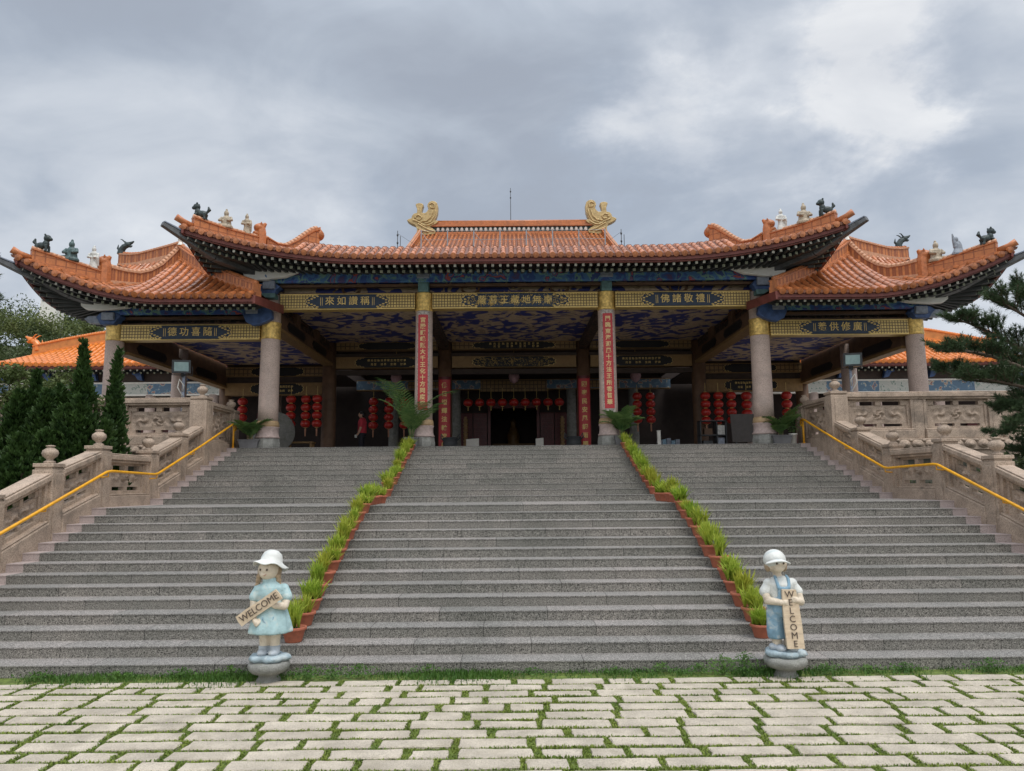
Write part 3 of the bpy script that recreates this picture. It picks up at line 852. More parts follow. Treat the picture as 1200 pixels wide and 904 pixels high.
def girl():
    X, Y = -2.55, 8.08
    z0 = pedestal(X, Y, 'round grey stone pedestal under the girl statue')
    th = root('garden_statue', (X, Y, z0), 'girl statue in pale blue dress and hat holding a slanted WELCOME board', 'statue', 'welcome statues at the foot of the stairs')
    rock_base(th, X, Y, z0, 1.12, .9, 1)
    Z = z0+.065
    def P(x, y, z): return Vector((X+x, Y+y, Z+z))
    b = MB()
    hc = P(-.03, -.01, .872)
    b.ell(hc, (.112, .105, .116), 18, 12)
    b.ell(P(-.055, -.075, .83), (.055, .04, .04), 10, 8)                      # cheeks and chin
    b.ell(P(-.045, -.112, .868), (.013, .016, .014), 8, 6)                    # nose
    for s in (-1, 1): b.ell(hc+Vector((s*.102, .005, -.01)), (.014, .02, .026), 8, 6)
    capsule(b, [P(-.02, 0, .70), P(-.025, 0, .80)], [.045, .042])
    b.ell(P(0, 0, .58), (.11, .085, .17), 14, 10); b.ell(P(0, 0, .36), (.13, .1, .12), 14, 10)
    for s in (-1, 1):
        capsule(b, [P(s*.055, 0, .32), P(s*.055, .0, .16), P(s*.053, 0, .05)], [.068, .056, .05])
        b.ell(P(s*.057, -.03, .035), (.05, .075, .035), 10, 6)
    # right-hand side of the picture: arm bent up to hold the top of the board
    capsule(b, [P(.115, 0, .68), P(.17, -.02, .56), P(.165, -.07, .50)], [.048, .045, .042])
    capsule(b, [P(.165, -.07, .50), P(.09, -.135, .515)], [.042, .034])
    hand(b, P(.085, -.14, .52), (-.55, -.25, .35), (.3, .0, .9), (-.3, .7, 0), 1.15, 1)
    capsule(b, [P(-.125, 0, .68), P(-.175, -.02, .56), P(-.165, -.05, .45)], [.046, .043, .038])
    capsule(b, [P(-.165, -.05, .45), P(-.12, -.125, .365)], [.036, .032])
    hand(b, P(-.125, -.125, .36), (.45, -.35, -.35), (.7, 0, .7), (0, .5, .8), 1.1, 1)
    fuse(b, 'body', M_cream, th, .0075, 3)
    face(th, hc, .114, R(-14))
    b = MB()                                                                  # dress: bodice, gathered skirt, puffed sleeves, collar
    fold = lambda a, z: 1+(.05*math.sin(9*a)+.03*math.sin(5*a+1))*max(0, min(1, (.52-(z))/.25))
    b.lathe([(.0, .20), (.16, .215), (.222, .225), (.222, .25), (.205, .33), (.175, .44), (.145, .52), (.135, .56), (.145, .62), (.135, .69), (.09, .745), (.05, .76), (0, .76)], P(0, 0, 0), 44, 1.0, .80, wob=fold)
    for s in (-1, 1):
        b.ell(P(s*.13, -.005, .665), (.062, .062, .062), 12, 8)
        capsule(b, [P(s*.135, -.003, .66), P(s*.168, -.015, .59)], [.058, .062])
    b.lathe([(.07, .745), (.085, .755), (.075, .79), (.05, .80)], P(-.015, 0, 0), 20, 1, .85)
    fuse(b, 'dress', M_sblue, th, .008, 2)
    b = MB(); b.smooth = True                                                  # pocket seam and collar line
    b.tube([P(.02+.055*math.cos(a), -.158-.012*math.cos(a*.5), .40+.062*math.sin(a)) for a in [PI*.98+i*PI*1.04/10 for i in range(11)]], .0045, 6)
    b.build('pocket', M_sblue2, th)
    b = MB()                                                                   # floppy bucket hat
    tl = Matrix.Rotation(R(7), 4, 'Y') @ Matrix.Rotation(R(-17), 4, 'X')
    hb = MB(); hb.smooth = True
    hb.lathe([(0, .135), (.05, .13), (.09, .10), (.108, .055), (.112, .02), (.135, .0), (.175, -.03), (.178, -.038), (.17, -.04), (.13, -.012), (.105, .005), (.10, .03)], (0, 0, 0), 40, 1, 1, wob=lambda a, z: 1+.05*math.sin(5*a+.6)*max(0, min(1, (.03-z)/.05)))
    for v in hb.v:
        q = tl @ v
        if v.z < .0: q.z += .012*math.sin(5*math.atan2(v.y, v.x)+.6)
        b.v.append(q*1.04+hc+Vector((0.012, .02, .062)))
    b.f = hb.f; b.m = hb.m; b.sm = hb.sm
    b.build('hat', M_swhite, th)
    b = MB()
    for s in (-1, 1):
        b.ell(hc+Vector((s*.085, .03, -.02)), (.04, .07, .08), 10, 8)
        for i in range(4): b.ell(hc+Vector((s*(.10+.008*i), -.005, -.07-.045*i)), (.034-.003*i, .034-.003*i, .032), 10, 6)
    b.ell(hc+Vector((0, .05, -.01)), (.10, .075, .10), 12, 8)
    fuse(b, 'hair', M_shair, th, .007, 2)
    b = MB()
    for s in (-1, 1): 
        b.ell(P(s*.058, -.035, .026), (.06, .088, .042), 12, 8); b.lathe([(.056, .03), (.06, .085), (.05, .095)], P(s*.055, -.002, 0), 14)
    fuse(b, 'shoes', M_shoe, th, .007, 2)
    # board, tilted, with carved lettering
    a = R(33.5); ux = Vector((math.cos(a), -.1, math.sin(a))).normalized(); nn = ux.cross(Vector((0, 1, 0))).normalized()
    uz = Vector((-ux.z, 0, ux.x)).normalized(); n = uz.cross(ux).normalized()
    o = P(-.075, -.165, .50)
    b = MB()
    b.prism([(-.255, -.062), (-.1, -.057), (.1, -.06), (.258, -.058), (.262, .0), (.25, .06), (.05, .058), (-.12, .062), (-.258, .056), (-.262, 0)], o, ux, uz, Vector((0, .03, 0)))
    b.cur = 1; glyphs(b, 'WELCOME', .098, o-Vector((0, .004, 0))+ux*.005, ux, uz, .003, -.0006)
    b.build('welcome_board', [M_board, M_ink], th)
girl()

def boy():
    X, Y = 2.88, 8.08
    z0 = pedestal(X, Y, 'round grey stone pedestal under the boy statue', 1.04)
    th = root('garden_statue', (X, Y, z0), 'boy statue in blue overalls and white cap holding an upright WELCOME board', 'statue', 'welcome statues at the foot of the stairs')
    rock_base(th, X, Y, z0, 1.12, .95, 3)
    Z = z0+.06
    def P(x, y, z): return Vector((X+x, Y+y, Z+z))
    b = MB(); hc = P(-.045, -.01, .895)
    b.ell(hc, (.105, .10, .105), 18, 12); b.ell(P(-.04, -.08, .85), (.06, .04, .04), 10, 8)
    b.ell(P(-.04, -.115, .885), (.013, .017, .014), 8, 6)
    for s in (-1, 1): b.ell(hc+Vector((s*.104, .005, -.01)), (.014, .02, .026), 8, 6)
    capsule(b, [P(-.03, 0, .72), P(-.04, 0, .82)], [.046, .044])
    b.ell(P(-.01, 0, .60), (.115, .085, .17), 14, 10); b.ell(P(-.01, 0, .40), (.12, .09, .12), 14, 10)
    for x, y in ((-.075, .0), (.045, -.02)):
        capsule(b, [P(x, y, .34), P(x, y, .18), P(x-.005, y, .05)], [.07, .058, .046]); 
    capsule(b, [P(-.135, 0, .69), P(-.185, -.02, .60), P(-.17, -.06, .515)], [.045, .044, .042])
    capsule(b, [P(-.17, -.06, .515), P(-.06, -.135, .505)], [.044, .034])
    hand(b, P(-.055, -.138, .505), (.7, -.2, .0), (0, .0, 1), (.1, .8, 0), 1.15, 1)
    capsule(b, [P(.11, 0, .69), P(.165, -.02, .60), P(.175, -.06, .50)], [.045, .043, .042])
    capsule(b, [P(.175, -.06, .50), P(.125, -.135, .515)], [.044, .036])
    hand(b, P(.125, -.14, .52), (-.6, -.2, .15), (0, .0, 1), (-.2, .8, 0), 1.15, 1)
    fuse(b, 'body', M_cream, th, .0075, 3)
    face(th, hc, .108, R(6))
    b = MB()                                                                   # white shirt
    b.lathe([(0, .50), (.125, .51), (.13, .60), (.135, .68), (.09, .745), (.05, .765), (0, .765)], P(-.01, 0, 0), 30, 1, .78)
    for s in (-1, 1):
        x = -.01+s*.125; b.ell(P(x, -.003, .68), (.058, .06, .058), 12, 8); capsule(b, [P(x, 0, .67), P(x+s*.05, -.015, .60)], [.055, .058])
    fuse(b, 'shirt', M_swhite, th, .008, 2)
    b = MB()                                                                   # overalls with baggy short legs
    b.lathe([(0, .34), (.12, .345), (.15, .40), (.148, .46), (.14, .52), (.132, .545), (0, .55)], P(-.01, 0, 0), 30, 1, .84)
    for x, y in ((-.082, .0), (.06, -.015)):
        b.lathe([(0, .115), (.075, .118), (.088, .13), (.096, .2), (.092, .3), (.09, .4), (0, .41)], P(x, y, 0), 22, 1, .95, wob=lambda a, z: 1+.04*math.sin(6*a))
    b.prism([(-.07, .5), (.07, .5), (.06, .66), (-.06, .66)], P(-.01, -.118, 0), (1, 0, 0), (0, 0, 1), (0, .05, 0))
    for s in (-1, 1): capsule(b, [P(-.01+s*.055, -.105, .65), P(-.01+s*.065, -.07, .735), P(-.01+s*.06, -.02, .76)], [.018, .018, .018])
    fuse(b, 'overalls', M_sblue2, th, .008, 2)
    b = MB(); b.smooth = True                                                  # baseball style cap, brim to the front
    rot = Matrix.Rotation(R(14), 3, 'X')
    c = hc+Vector((-.01, .005, .02))
    b.ell(c+Vector((0, .008, .012)), (.118, .118, .112), 20, 12, rot)
    pts = []
    b.grid(lambda u, v: c+Vector(((.112+.02*v)*math.sin(lerp(-1.35, 1.35, u)), -.06-(.062+.052*v)*math.cos(lerp(-1.35, 1.35, u)), .034-.014*v-.036*abs(math.sin(lerp(-1.35, 1.35, u)))**2)), 18, 4)
    b.grid(lambda u, v: c+Vector(((.112+.02*v)*math.sin(lerp(-1.35, 1.35, u)), -.06-(.062+.052*v)*math.cos(lerp(-1.35, 1.35, u)), .024-.014*v-.036*abs(math.sin(lerp(-1.35, 1.35, u)))**2)), 18, 4)
    b.tube([c+Vector((.132*math.sin(t), -.06-.114*math.cos(t), .015-.036*abs(math.sin(t))**2)) for t in [lerp(-1.35, 1.35, i/14) for i in range(15)]], .008, 6)
    b.build('cap', M_swhite, th)
    b = MB()
    for s in (-1, 1): b.ell(hc+Vector((s*.088, .02, -.035)), (.03, .06, .06), 10, 8)
    b.ell(hc+Vector((0, .045, -.02)), (.105, .07, .085), 12, 8)
    fuse(b, 'hair', M_shair, th, .007, 2)
    b = MB()
    for x, y in ((-.06, -.06), (.065, -.065), ): b.ell(P(x, y, .03), (.056, .08, .04), 12, 8)
    b.ell(P(-.115, .0, .035), (.05, .06, .04), 12, 8)
    fuse(b, 'shoes', M_shoe, th, .007, 2)
    b = MB(); o = P(.04, -.165, .345)
    lean = Vector((-.06, .04, 1)).normalized()
    b.prism([(-.088, -.30), (.09, -.30), (.092, -.1), (.088, .12), (.075, .29), (-.068, .295), (-.084, .1), (-.09, -.1)], o, (1, 0, 0), lean, Vector((0, .032, 0)))
    b.cur = 1
    for i, ch in enumerate('WELCOME'):
        glyphs(b, ch, .094, o+lean*(.245-.083*i)-Vector((0, .004, 0)), (1, 0, 0), lean, .003, -.0006)
    b.build('welcome_board', [M_board, M_ink], th)
boy()
# ------------------------------------------------------------------ roofs
def resample(path, step):
    out = [path[0]]; acc = 0
    for a, b in zip(path, path[1:]):
        L = (b-a).length; t = step-acc
        while t < L:
            out.append(a.lerp(b, t/L)); t += step
        acc = (acc+L) % step
    if (out[-1]-path[-1]).length > .03: out.append(path[-1])
    return out

def tile_row(b, path, across, r=.066, seg=.27, cap=True):
    """one rib of overlapping half-round tiles with its round end tile and drip tile at the eave"""
    p = resample([Vector(q) for q in path], seg)
    if len(p) < 2: return
    ac = Vector(across).normalized(); b.smooth = True
    def ring(c, tg, rr):
        n = ac.cross(tg).normalized()
        if n.z < 0: n = -n
        return [c+ac*rr*math.cos(a)+n*rr*1.05*math.sin(a) for a in (0, .63, 1.26, 1.88, 2.51, PI)]
    vs = []; fs = []
    for i in range(len(p)-1):
        tg = (p[i+1]-p[i]).normalized(); j = (rnd.random()-.5)*.008
        o = len(vs); vs += ring(p[i]+ac*j, tg, r)+ring(p[i+1]+tg*.02+ac*j, tg, r*.86)
        fs += [(o+k, o+k+1, o+7+k, o+6+k) for k in range(5)]
    b.add(vs, fs)
    if cap:
        b.smooth = False
        tg = (p[1]-p[0]).normalized(); f = -tg; n = ac.cross(tg).normalized()
        if n.z < 0: n = -n
        c = p[0]+f*.03-n*.008; R_ = r*1.12
        ring1 = [c+ac*R_*math.cos(2*PI*k/12)+n*R_*math.sin(2*PI*k/12) for k in range(12)]
        b.add(ring1+[q-f*.06 for q in ring1]+[c+f*.012], [(k, (k+1) % 12, 24) for k in range(12)]+[(k, 12+k, 12+(k+1) % 12, (k+1) % 12) for k in range(12)])

def drip(b, p, across, w=.075, h=.085):
    keep = b.cur; b.cur = 1
    ac = Vector(across).normalized(); p = Vector(p); f = Vector((ac.y, -ac.x, 0))*.01
    vs = [p-ac*w, p+ac*w, p+ac*w*.6-Vector((0, 0, h*.7)), p-Vector((0, 0, h)), p-ac*w*.6-Vector((0, 0, h*.7))]
    b.add([v+f for v in vs]+[v-f for v in vs], [(0, 1, 2, 3, 4), (9, 8, 7, 6, 5)]+[(i, 5+i, 5+(i+1) % 5, (i+1) % 5) for i in range(5)])
    b.cur = keep

def pl(pts, x):
    """piecewise linear lookup"""
    if x <= pts[0][0]: return pts[0][1]
    for (a, va), (c, vc) in zip(pts, pts[1:]):
        if x <= c: return lerp(va, vc, (x-a)/(c-a))
    return pts[-1][1]

def ridge_wall(name, parent, path, hs, th=.2, mats=None, cap_r=.07, beads=True, sink=.12):
    """masonry ridge standing on the roof: moulded flanks and a capping of small round tiles"""
    b = MB(); P = [Vector(p) for p in path]; n = len(P)
    L = []; Rr = []
    for i in range(n):
        t = P[min(i+1, n-1)]-P[max(i-1, 0)]; t.z = 0; t.normalize(); s = Vector((t.y, -t.x, 0))*th/2
        h = hs[i]; up = Vector((0, 0, 1))
        L.append([P[i]-s*1.25-up*sink, P[i]-s*1.25+up*h*.12, P[i]-s+up*h*.14, P[i]-s+up*h*.84, P[i]-s*1.3+up*h*.88, P[i]-s*1.3+up*h])
        Rr.append([P[i]+s*1.25-up*sink, P[i]+s*1.25+up*h*.12, P[i]+s+up*h*.14, P[i]+s+up*h*.84, P[i]+s*1.3+up*h*.88, P[i]+s*1.3+up*h])
    for i in range(n-1):
        for k in range(5):
            b.cur = 1 if k == 2 else 0
            b.add([L[i][k], L[i+1][k], L[i+1][k+1], L[i][k+1]], [(0, 1, 2, 3)])
            b.add([Rr[i][k], Rr[i][k+1], Rr[i+1][k+1], Rr[i+1][k]], [(0, 1, 2, 3)])
        b.cur = 0; b.add([L[i][5], L[i+1][5], Rr[i+1][5], Rr[i][5]], [(0, 1, 2, 3)])
    for i in (0, n-1):
        b.add(L[i]+Rr[i][::-1], [tuple(range(12))])
    crest = [p+Vector((0, 0, h+.01)) for p, h in zip(P, hs)]
    b.cur = 2; b.smooth = True
    q = resample(crest, .11)
    for a, c in zip(q, q[1:]):
        d = (c-a)
        b.tube([a, a+d*.92], [cap_r, cap_r*.88], 8)
    return b.build(name, mats or [M_ridge, M_ridgep, M_cap], parent)

def seated(b, c, s, face=0, arm=.1):
    """small robed seated figure"""
    c = Vector(c)
    b.lathe([(0, 0), (.16*s, 0), (.17*s, .05*s), (.13*s, .1*s), (.12*s, .16*s), (.11*s, .26*s), (.05*s, .33*s), (0, .34*s)], c, 10, 1, .8)
    b.ell(c+Vector((0, -.01*s, .38*s)), (.06*s, .06*s, .075*s), 10, 8); b.ell(c+Vector((0, .0, .46*s)), (.03*s, .03*s, .045*s), 8, 6)
    for k in (-1, 1): b.tube([c+Vector((k*.1*s, 0, .28*s)), c+Vector((k*.15*s, -.05*s, .2*s)), c+Vector((k*.06*s, -.12*s, .18*s))], [.04*s, .038*s, .03*s], 7)
    b.ell(c+Vector((face*.12*s, -.06*s, .08*s)), (.09*s, .07*s, .05*s), 8, 6)
def standing(b, c, s, cap=0):
    c = Vector(c)
    b.lathe([(0, 0), (.11*s, 0), (.12*s, .03*s), (.085*s, .22*s), (.09*s, .36*s), (.1*s, .42*s), (.05*s, .48*s), (0, .49*s)], c, 10, 1, .75)
    b.ell(c+Vector((0, -.01*s, .53*s)), (.055*s, .055*s, .07*s), 10, 8); b.ell(c+Vector((0, 0, .61*s)), (.03*s, .03*s, .03*s), 8, 6)
    for k in (-1, 1): b.tube([c+Vector((k*.1*s, 0, .42*s)), c+Vector((k*.13*s, -.03*s, .32*s)), c+Vector((k*.04*s, -.1*s, .30*s))], [.04*s, .04*s, .03*s], 7)
    b.tube([c+Vector((.12*s, -.04*s, .30*s)), c+Vector((.13*s, 0, .08*s))], [.045*s, .02*s], 7)
def lion(b, c, s, d):
    """squat guardian lion facing along d (-1 or 1 in x)"""
    c = Vector(c)
    V = lambda x, y, z: c+Vector((x*d*s, y*s, z*s))
    b.ell(V(-.02, 0, .17), (.14*s, .08*s, .09*s), 10, 8); b.ell(V(.1, 0, .22), (.08*s, .08*s, .1*s), 10, 8)
    b.ell(V(.13, 0, .36), (.095*s, .085*s, .09*s), 10, 8); b.ell(V(.21, 0, .335), (.05*s, .055*s, .045*s), 8, 6)
    for x in (.13, -.11):
        for y in (-.06, .06): b.tube([V(x, y, .17), V(x+.015, y, .08), V(x, y, 0), ], [.042*s, .032*s, .036*s], 7)
    b.tube([V(-.14, 0, .2), V(-.2, 0, .27), V(-.17, 0, .36)], [.03*s, .05*s, .02*s], 7)
    for y in (-.06, .06): b.ell(V(.1, y, .44), (.03*s, .02*s, .03*s), 6, 5)
def dragon_head(b, c, s, d):
    """upturned dragon ornament: coiled neck, open jaw, horns"""
    c = Vector(c); V = lambda x, y, z: c+Vector((x*d*s, y*s, z*s))
    b.tube([V(-.12, 0, 0), V(-.1, 0, .14), V(-.02, 0, .25), V(.08, 0, .29)], [.11*s, .1*s, .09*s, .075*s], 9)
    b.ell(V(.08, 0, .31), (.11*s, .085*s, .085*s), 10, 8)
    b.tube([V(.1, 0, .34), V(.2, 0, .37), V(.27, 0, .42)], [.06*s, .045*s, .02*s], 8); b.tube([V(.1, 0, .27), V(.18, 0, .25), V(.23, 0, .28)], [.05*s, .035*s, .015*s], 8)
    for y in (-.05, .05): b.tube([V(.03, y, .36), V(-.05, y*1.6, .44), V(-.12, y*1.8, .46)], [.025*s, .02*s, .008*s], 6)
    b.tube([V(-.12, 0, .1), V(-.22, 0, .2), V(-.2, 0, .32)], [.05*s, .035*s, .01*s], 7)

def fig(kind, parent, c, s, m, label=None, d=1, vox=.011):
    b = MB()
    if kind == 'lion': lion(b, c, s, d)
    elif kind == 'dragon': dragon_head(b, c, s, d)
    elif kind == 'stand': standing(b, c, s)
    else: seated(b, c, s, d)
    o = fuse(b, 'roof_figurine', m, parent, vox, 1)
    if label: o['label'] = label
    return o

def end_block(parent, c, s, d, h=.5):
    """square stub with a dragon mask closing the upper ridge"""
    b = MB(); c = Vector(c)
    b.tube([c+Vector((0, 0, -.1)), c+Vector((0, 0, h*.6)), c+Vector((d*.03, 0, h))], [.13*s, .12*s, .10*s], 8)
    b.ell(c+Vector((d*.06, -.03, h*.82)), (.12*s, .12*s, .10*s), 10, 8); b.ell(c+Vector((d*.12, -.05, h*.55)), (.08*s, .09*s, .07*s), 10, 8)
    b.tube([c+Vector((-d*.04, 0, h*.9)), c+Vector((-d*.12, 0, h*1.05))], [.07*s, .03*s], 7)
    for k in (-1, 1): b.tube([c+Vector((0, k*.08*s, h*.9)), c+Vector((-d*.04, k*.1*s, h*1.06))], [.03*s, .012*s], 6)
    return fuse(b, 'ridge_mask', M_ridge, parent, .012, 1)

def eave_parts(parent, line, inner, pitch, lift_lo=.30, tiers=True):
    """fascia board, soffit and two tiers of rafters under an eave curve; line(u), inner(u) give points for u in 0..1"""
    n = 60
    b = MB()
    for i in range(n):
        a, c = line(i/n), line((i+1)/n); tg = (c-a).normalized(); f = Vector((tg.y, -tg.x, 0))
        if f.dot(inner(.5)-line(.5)) < 0: f = -f
        a = a+f*.05; c = c+f*.05; A = a+f*.06; C = c+f*.06; up = Vector((0, 0, 1))
        b.hexa([a-up*.20, c-up*.20, C-up*.20, A-up*.20, a-up*.0, c-up*.0, C-up*.0, A-up*.0])
    b.build('fascia_board', M_fascia, parent)
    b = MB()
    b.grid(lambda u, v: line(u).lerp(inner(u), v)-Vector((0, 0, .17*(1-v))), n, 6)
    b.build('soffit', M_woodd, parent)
    b = MB(); L = sum(((line((i+1)/n)-line(i/n)).length for i in range(n))); k = int(L/pitch)
    for i in range(k):
        u = (i+.5)/k; a = line(u); c = inner(u); d = (c-a); D = d.length; d.normalize()
        if D < .9: continue
        for t0, t1, dz, s, me in ((.13, min(D*.75, 1.5), -.235, .066, 1), (.42, D, -.30, .075, 2)):
            p = a+d*t0+Vector((0, 0, dz)); q = a+d*t1+Vector((0, 0, dz*(1-t1/D)-.05))
            b.cur = 0; b.beam(p, q, s, s)
            b.cur = me; e = (q-p).normalized(); b.beam(p-e*.004, p-e*.001, s*.92, s*.92)
    b.build('rafters', [M_rafter, M_rafend, M_rafgrn], parent)

# ------------------------------------------------------------------ main hall
def X(x): return AX+x
hall = root('temple_hall', (AX, 19.2, ZT), 'wide temple hall with orange tiled roof, gold beams and granite columns above the stairs', 'temple')

def lift(x, x0, x1, h, p=2.0): return h*(max(0, abs(x)-x0)/(x1-x0))**p
TIP = 8.05
def m_eave(x): return Vector((X(x), 17.4-lift(x, 3.5, TIP, .35), 7.575+lift(x, 3.3, TIP, .69, 2.1)))
HIPZ = [(0, 8.26), (.7, 8.19), (1.45, 8.19), (1.9, 8.2), (2.65, 8.42)]
def m_hip(t, sg): return Vector((X(sg*(TIP-t)), 17.05+t, pl(HIPZ, t)))
def zf(d): return .56*min(d, .8)+.215*max(0, d-.8)
b = MB(); PITCH = .2; nr = int(2*TIP/PITCH)
for i in range(nr):
    x = -TIP+(i+.5)*2*TIP/nr; e = m_eave(x); ax = abs(x); sg = 1 if x > 0 else -1
    if ax > TIP-2.65: path = [e, e.lerp(m_hip(TIP-ax, sg), .5)-Vector((0, 0, .02)), m_hip(TIP-ax, sg)]
    else: path = [e+Vector((0, d, zf(d)*1.0-0*d)) for d in (0, .4, .8, 1.4, 2.4, 4, 7.0)]
    tile_row(b, path, (1, 0, 0)); 
    if i < nr-1: drip(b, m_eave(x+PITCH/2)+Vector((0, -.005, .015)), (1, 0, 0))
b.smooth = False
NU = 80
def m_surf(u, v):
    x = lerp(-TIP, TIP, u); e = m_eave(x); ax = abs(x); sg = 1 if x > 0 else -1
    if ax > TIP-2.65: return e.lerp(m_hip(TIP-ax, sg), v)
    d = 7.0*v**2; return e+Vector((0, d, zf(d)))
b.cur = 1; b.grid(m_surf, NU, 12)
b.cur = 0
for sg in (-1, 1):                                                        # side slopes, rows run in x
    for i in range(36):
        y = 17.05+(i+.5)*.2; t = y-17.05
        e = Vector((X(sg*(TIP-lift(24.1-y if y > 21 else y-20.6 if y < 20.6 else 0, 0, 3.5, 0))), y, 7.54+.72*max(0, 1-t/3.6)**2.1))
        top = m_hip(min(t, 2.65), sg); top = Vector((top.x, y, top.z))
        tile_row(b, [e, e.lerp(top, .5)-Vector((0, 0, .03)), top], (0, 1, 0))
    b.cur = 1
    b.grid(lambda u, v: Vector((X(sg*TIP), lerp(17.05, 24.3, u), 7.54+.72*max(0, 1-u*7.25/3.6)**2.1)).lerp(Vector((X(sg*(TIP-min(u*7.25, 2.65))), lerp(17.05, 24.3, u), pl(HIPZ, min(u*7.25, 2.65)))), v), 20, 4)
    b.grid(lambda u, v: Vector((X(sg*(TIP-2.65)), lerp(19.7, 24.3, u), lerp(8.2, 7.54+zf(lerp(2.3, 6.9, u)), v))), 6, 2)
    b.cur = 0
roof = b.build('porch_roof', [M_tileb, M_pan], hall)
for sg in (-1, 1):
    ts = [.22, .5, .8, 1.1, 1.38]; ridge_wall('corner_ridge', roof, [m_hip(t, sg) for t in ts], [.30, .27, .25, .24, .23], .17)
    ts = [1.55, 1.75, 1.95, 2.15, 2.35, 2.5, 2.62]; ridge_wall('hip_ridge', roof, [m_hip(t, sg) for t in ts], [.26, .15, .15, .30, .50, .64, .68], .22)
    b = MB(); b.smooth = True
    c = m_hip(2.62, sg)+Vector((0, 0, .5)); b.tube([c+Vector((0, -.1, 0)), c+Vector((0, .1, 0))], .16, 14); b.build('ridge_scroll', M_ridge, roof)
    end_block(roof, m_hip(1.46, sg)+Vector((0, 0, .02)), 1.1, sg, .58)
    b = MB(); b.smooth = True; p = m_hip(.22, sg); d = Vector((sg*.7, -.7, .32)).normalized()
    b.tube([p+Vector((0, 0, .06)), p+d*.25+Vector((0, 0, .05)), p+d*.42+Vector((0, 0, .07))], [.075, .075, .085], 12); b.build('tip_tile', M_ridge, roof)
fig('lion', roof, m_hip(.36, -1)+Vector((0, 0, .28)), 0.95, M_figd, 'dark lion figurine nearest the left roof tip', -1)
fig('sit', roof, m_hip(.80, -1)+Vector((0, 0, .25)), 1.04, M_fig, 'beige seated figurine on the left corner ridge', -1)
fig('stand', roof, m_hip(1.18, -1)+Vector((0, 0, .23)), 0.88, M_fig, 'beige standing figurine beside the left ridge mask')
fig('lion', roof, m_hip(.38, 1)+Vector((0, 0, .28)), 0.95, M_figd, 'dark lion figurine nearest the right roof tip', -1)
fig('sit', roof, m_hip(.78, 1)+Vector((0, 0, .25)), 1.12, M_fig, 'pale robed figurine with tall headdress on the right corner ridge', 1)
fig('stand', roof, m_hip(1.20, 1)+Vector((0, 0, .23)), 0.93, M_figw, 'white standing figurine beside the right ridge mask')

def m_in(x): return Vector((X(max(-6.6, min(6.6, x))), 19.05, 7.66))
eave_parts(hall, lambda u: m_eave(lerp(-TIP, TIP, u)), lambda u: m_in(lerp(-TIP, TIP, u)), .185)
for sg in (-1, 1):
    eave_parts(hall, lambda u: Vector((X(sg*TIP), lerp(17.05, 24.3, u), 7.54+.72*max(0, 1-u*7.25/3.6)**2.1)), lambda u: Vector((X(sg*6.6), max(19.05, lerp(17.05, 24.3, u)), 7.66)), .25)
    b = MB(); p0 = Vector((X(sg*6.35), 19.3, 7.50)); p1 = Vector((X(sg*7.5), 17.85, 7.74)); p2 = Vector((X(sg*8.36), 16.82, 8.20))
    b.beam(p0, p1, .22, .26); b.beam(p1, p2, .22, .26, w2=.13, h2=.09)
    b.cur = 1; b.beam(p1+Vector((0, 0, .17)), p2+Vector((-sg*.02, .02, .065)), .24, .07, w2=.15, h2=.035)
    b.build('corner_beam', [M_greybeam, M_lilac], hall, bevel=.01)
b = MB(); b.box(X(-6.5), X(6.5), 18.90, 18.98, 7.33, 7.62); b.build('painted_eave_board', M_blueboard, hall)
b = MB(); b.box(X(-6.4), X(6.4), 19.1, 19.25, 7.26, 7.33); b.box(X(-6.4), X(6.4), 19.1, 19.3, 7.06, 7.10); b.build('purlin', M_wood, hall)
b = MB(); b.box(X(-6.6), X(6.6), 19.52, 19.56, 7.0, 8.2); b.build('painted_frieze_board', M_cloud, hall)
for x in (-4.4, -1.2, 1.2, 4.4):
    b = MB()
    for k in (-1, 1): b.tube([(X(x+k*.08), 19.34, 7.1), (X(x+k*.22), 19.34, 7.2), (X(x+k*.24), 19.34, 7.33)], .035, 6)
    b.box(X(x-.13), X(x+.13), 19.31, 19.37, 7.085, 7.125); b.build('carved_strut', M_wood, hall)

def column(th, x, y, z0, z1, r, base=True, capz=None, m=None, r1=None):
    b = MB(); b.smooth = True; zb = z0+(.70 if base else 0); r1 = r1 or r*.94
    b.lathe([(r, zb-.02), (r, zb+.4), (lerp(r, r1, .5), (zb+z1)/2), (r1, z1)], (x, y, 0), 28)
    o = b.build('column', m or M_col, th)
    if base:
        b = MB(); b.smooth = False; s = r/.25
        b.lathe([(.315*s, 0), (.325*s, .05), (.325*s, .12), (.30*s, .25)], (x, y, z0), 8)
        b.smooth = True
        b.cur = 1; b.lathe([(.27*s, .25), (.31*s, .265), (.31*s, .295), (.285*s, .31), (.272*s, .40), (.275*s, .50), (.295*s, .535), (.295*s, .55)], (x, y, z0), 28)
        b.cur = 2; b.lathe([(.28*s, .55), (.285*s, .60), (.27*s, .68), (.252*s, .705)], (x, y, z0), 28)
        b.build('carved_base', [M_grey, M_colbase, mat('ochre_ring', (.42, .29, .16), .6, .15, 8)], o)
    if capz:
        b = MB(); b.smooth = True; k = r1*1.05
        b.lathe([(k, capz[0]), (k*1.03, capz[0]+.03), (k, capz[0]+.06), (k, capz[1]-.05), (k*1.03, capz[1]-.03), (k*1.03, capz[1])], (x, y, 0), 28)
        b.build('gold_capital', M_gold, o)
    return o

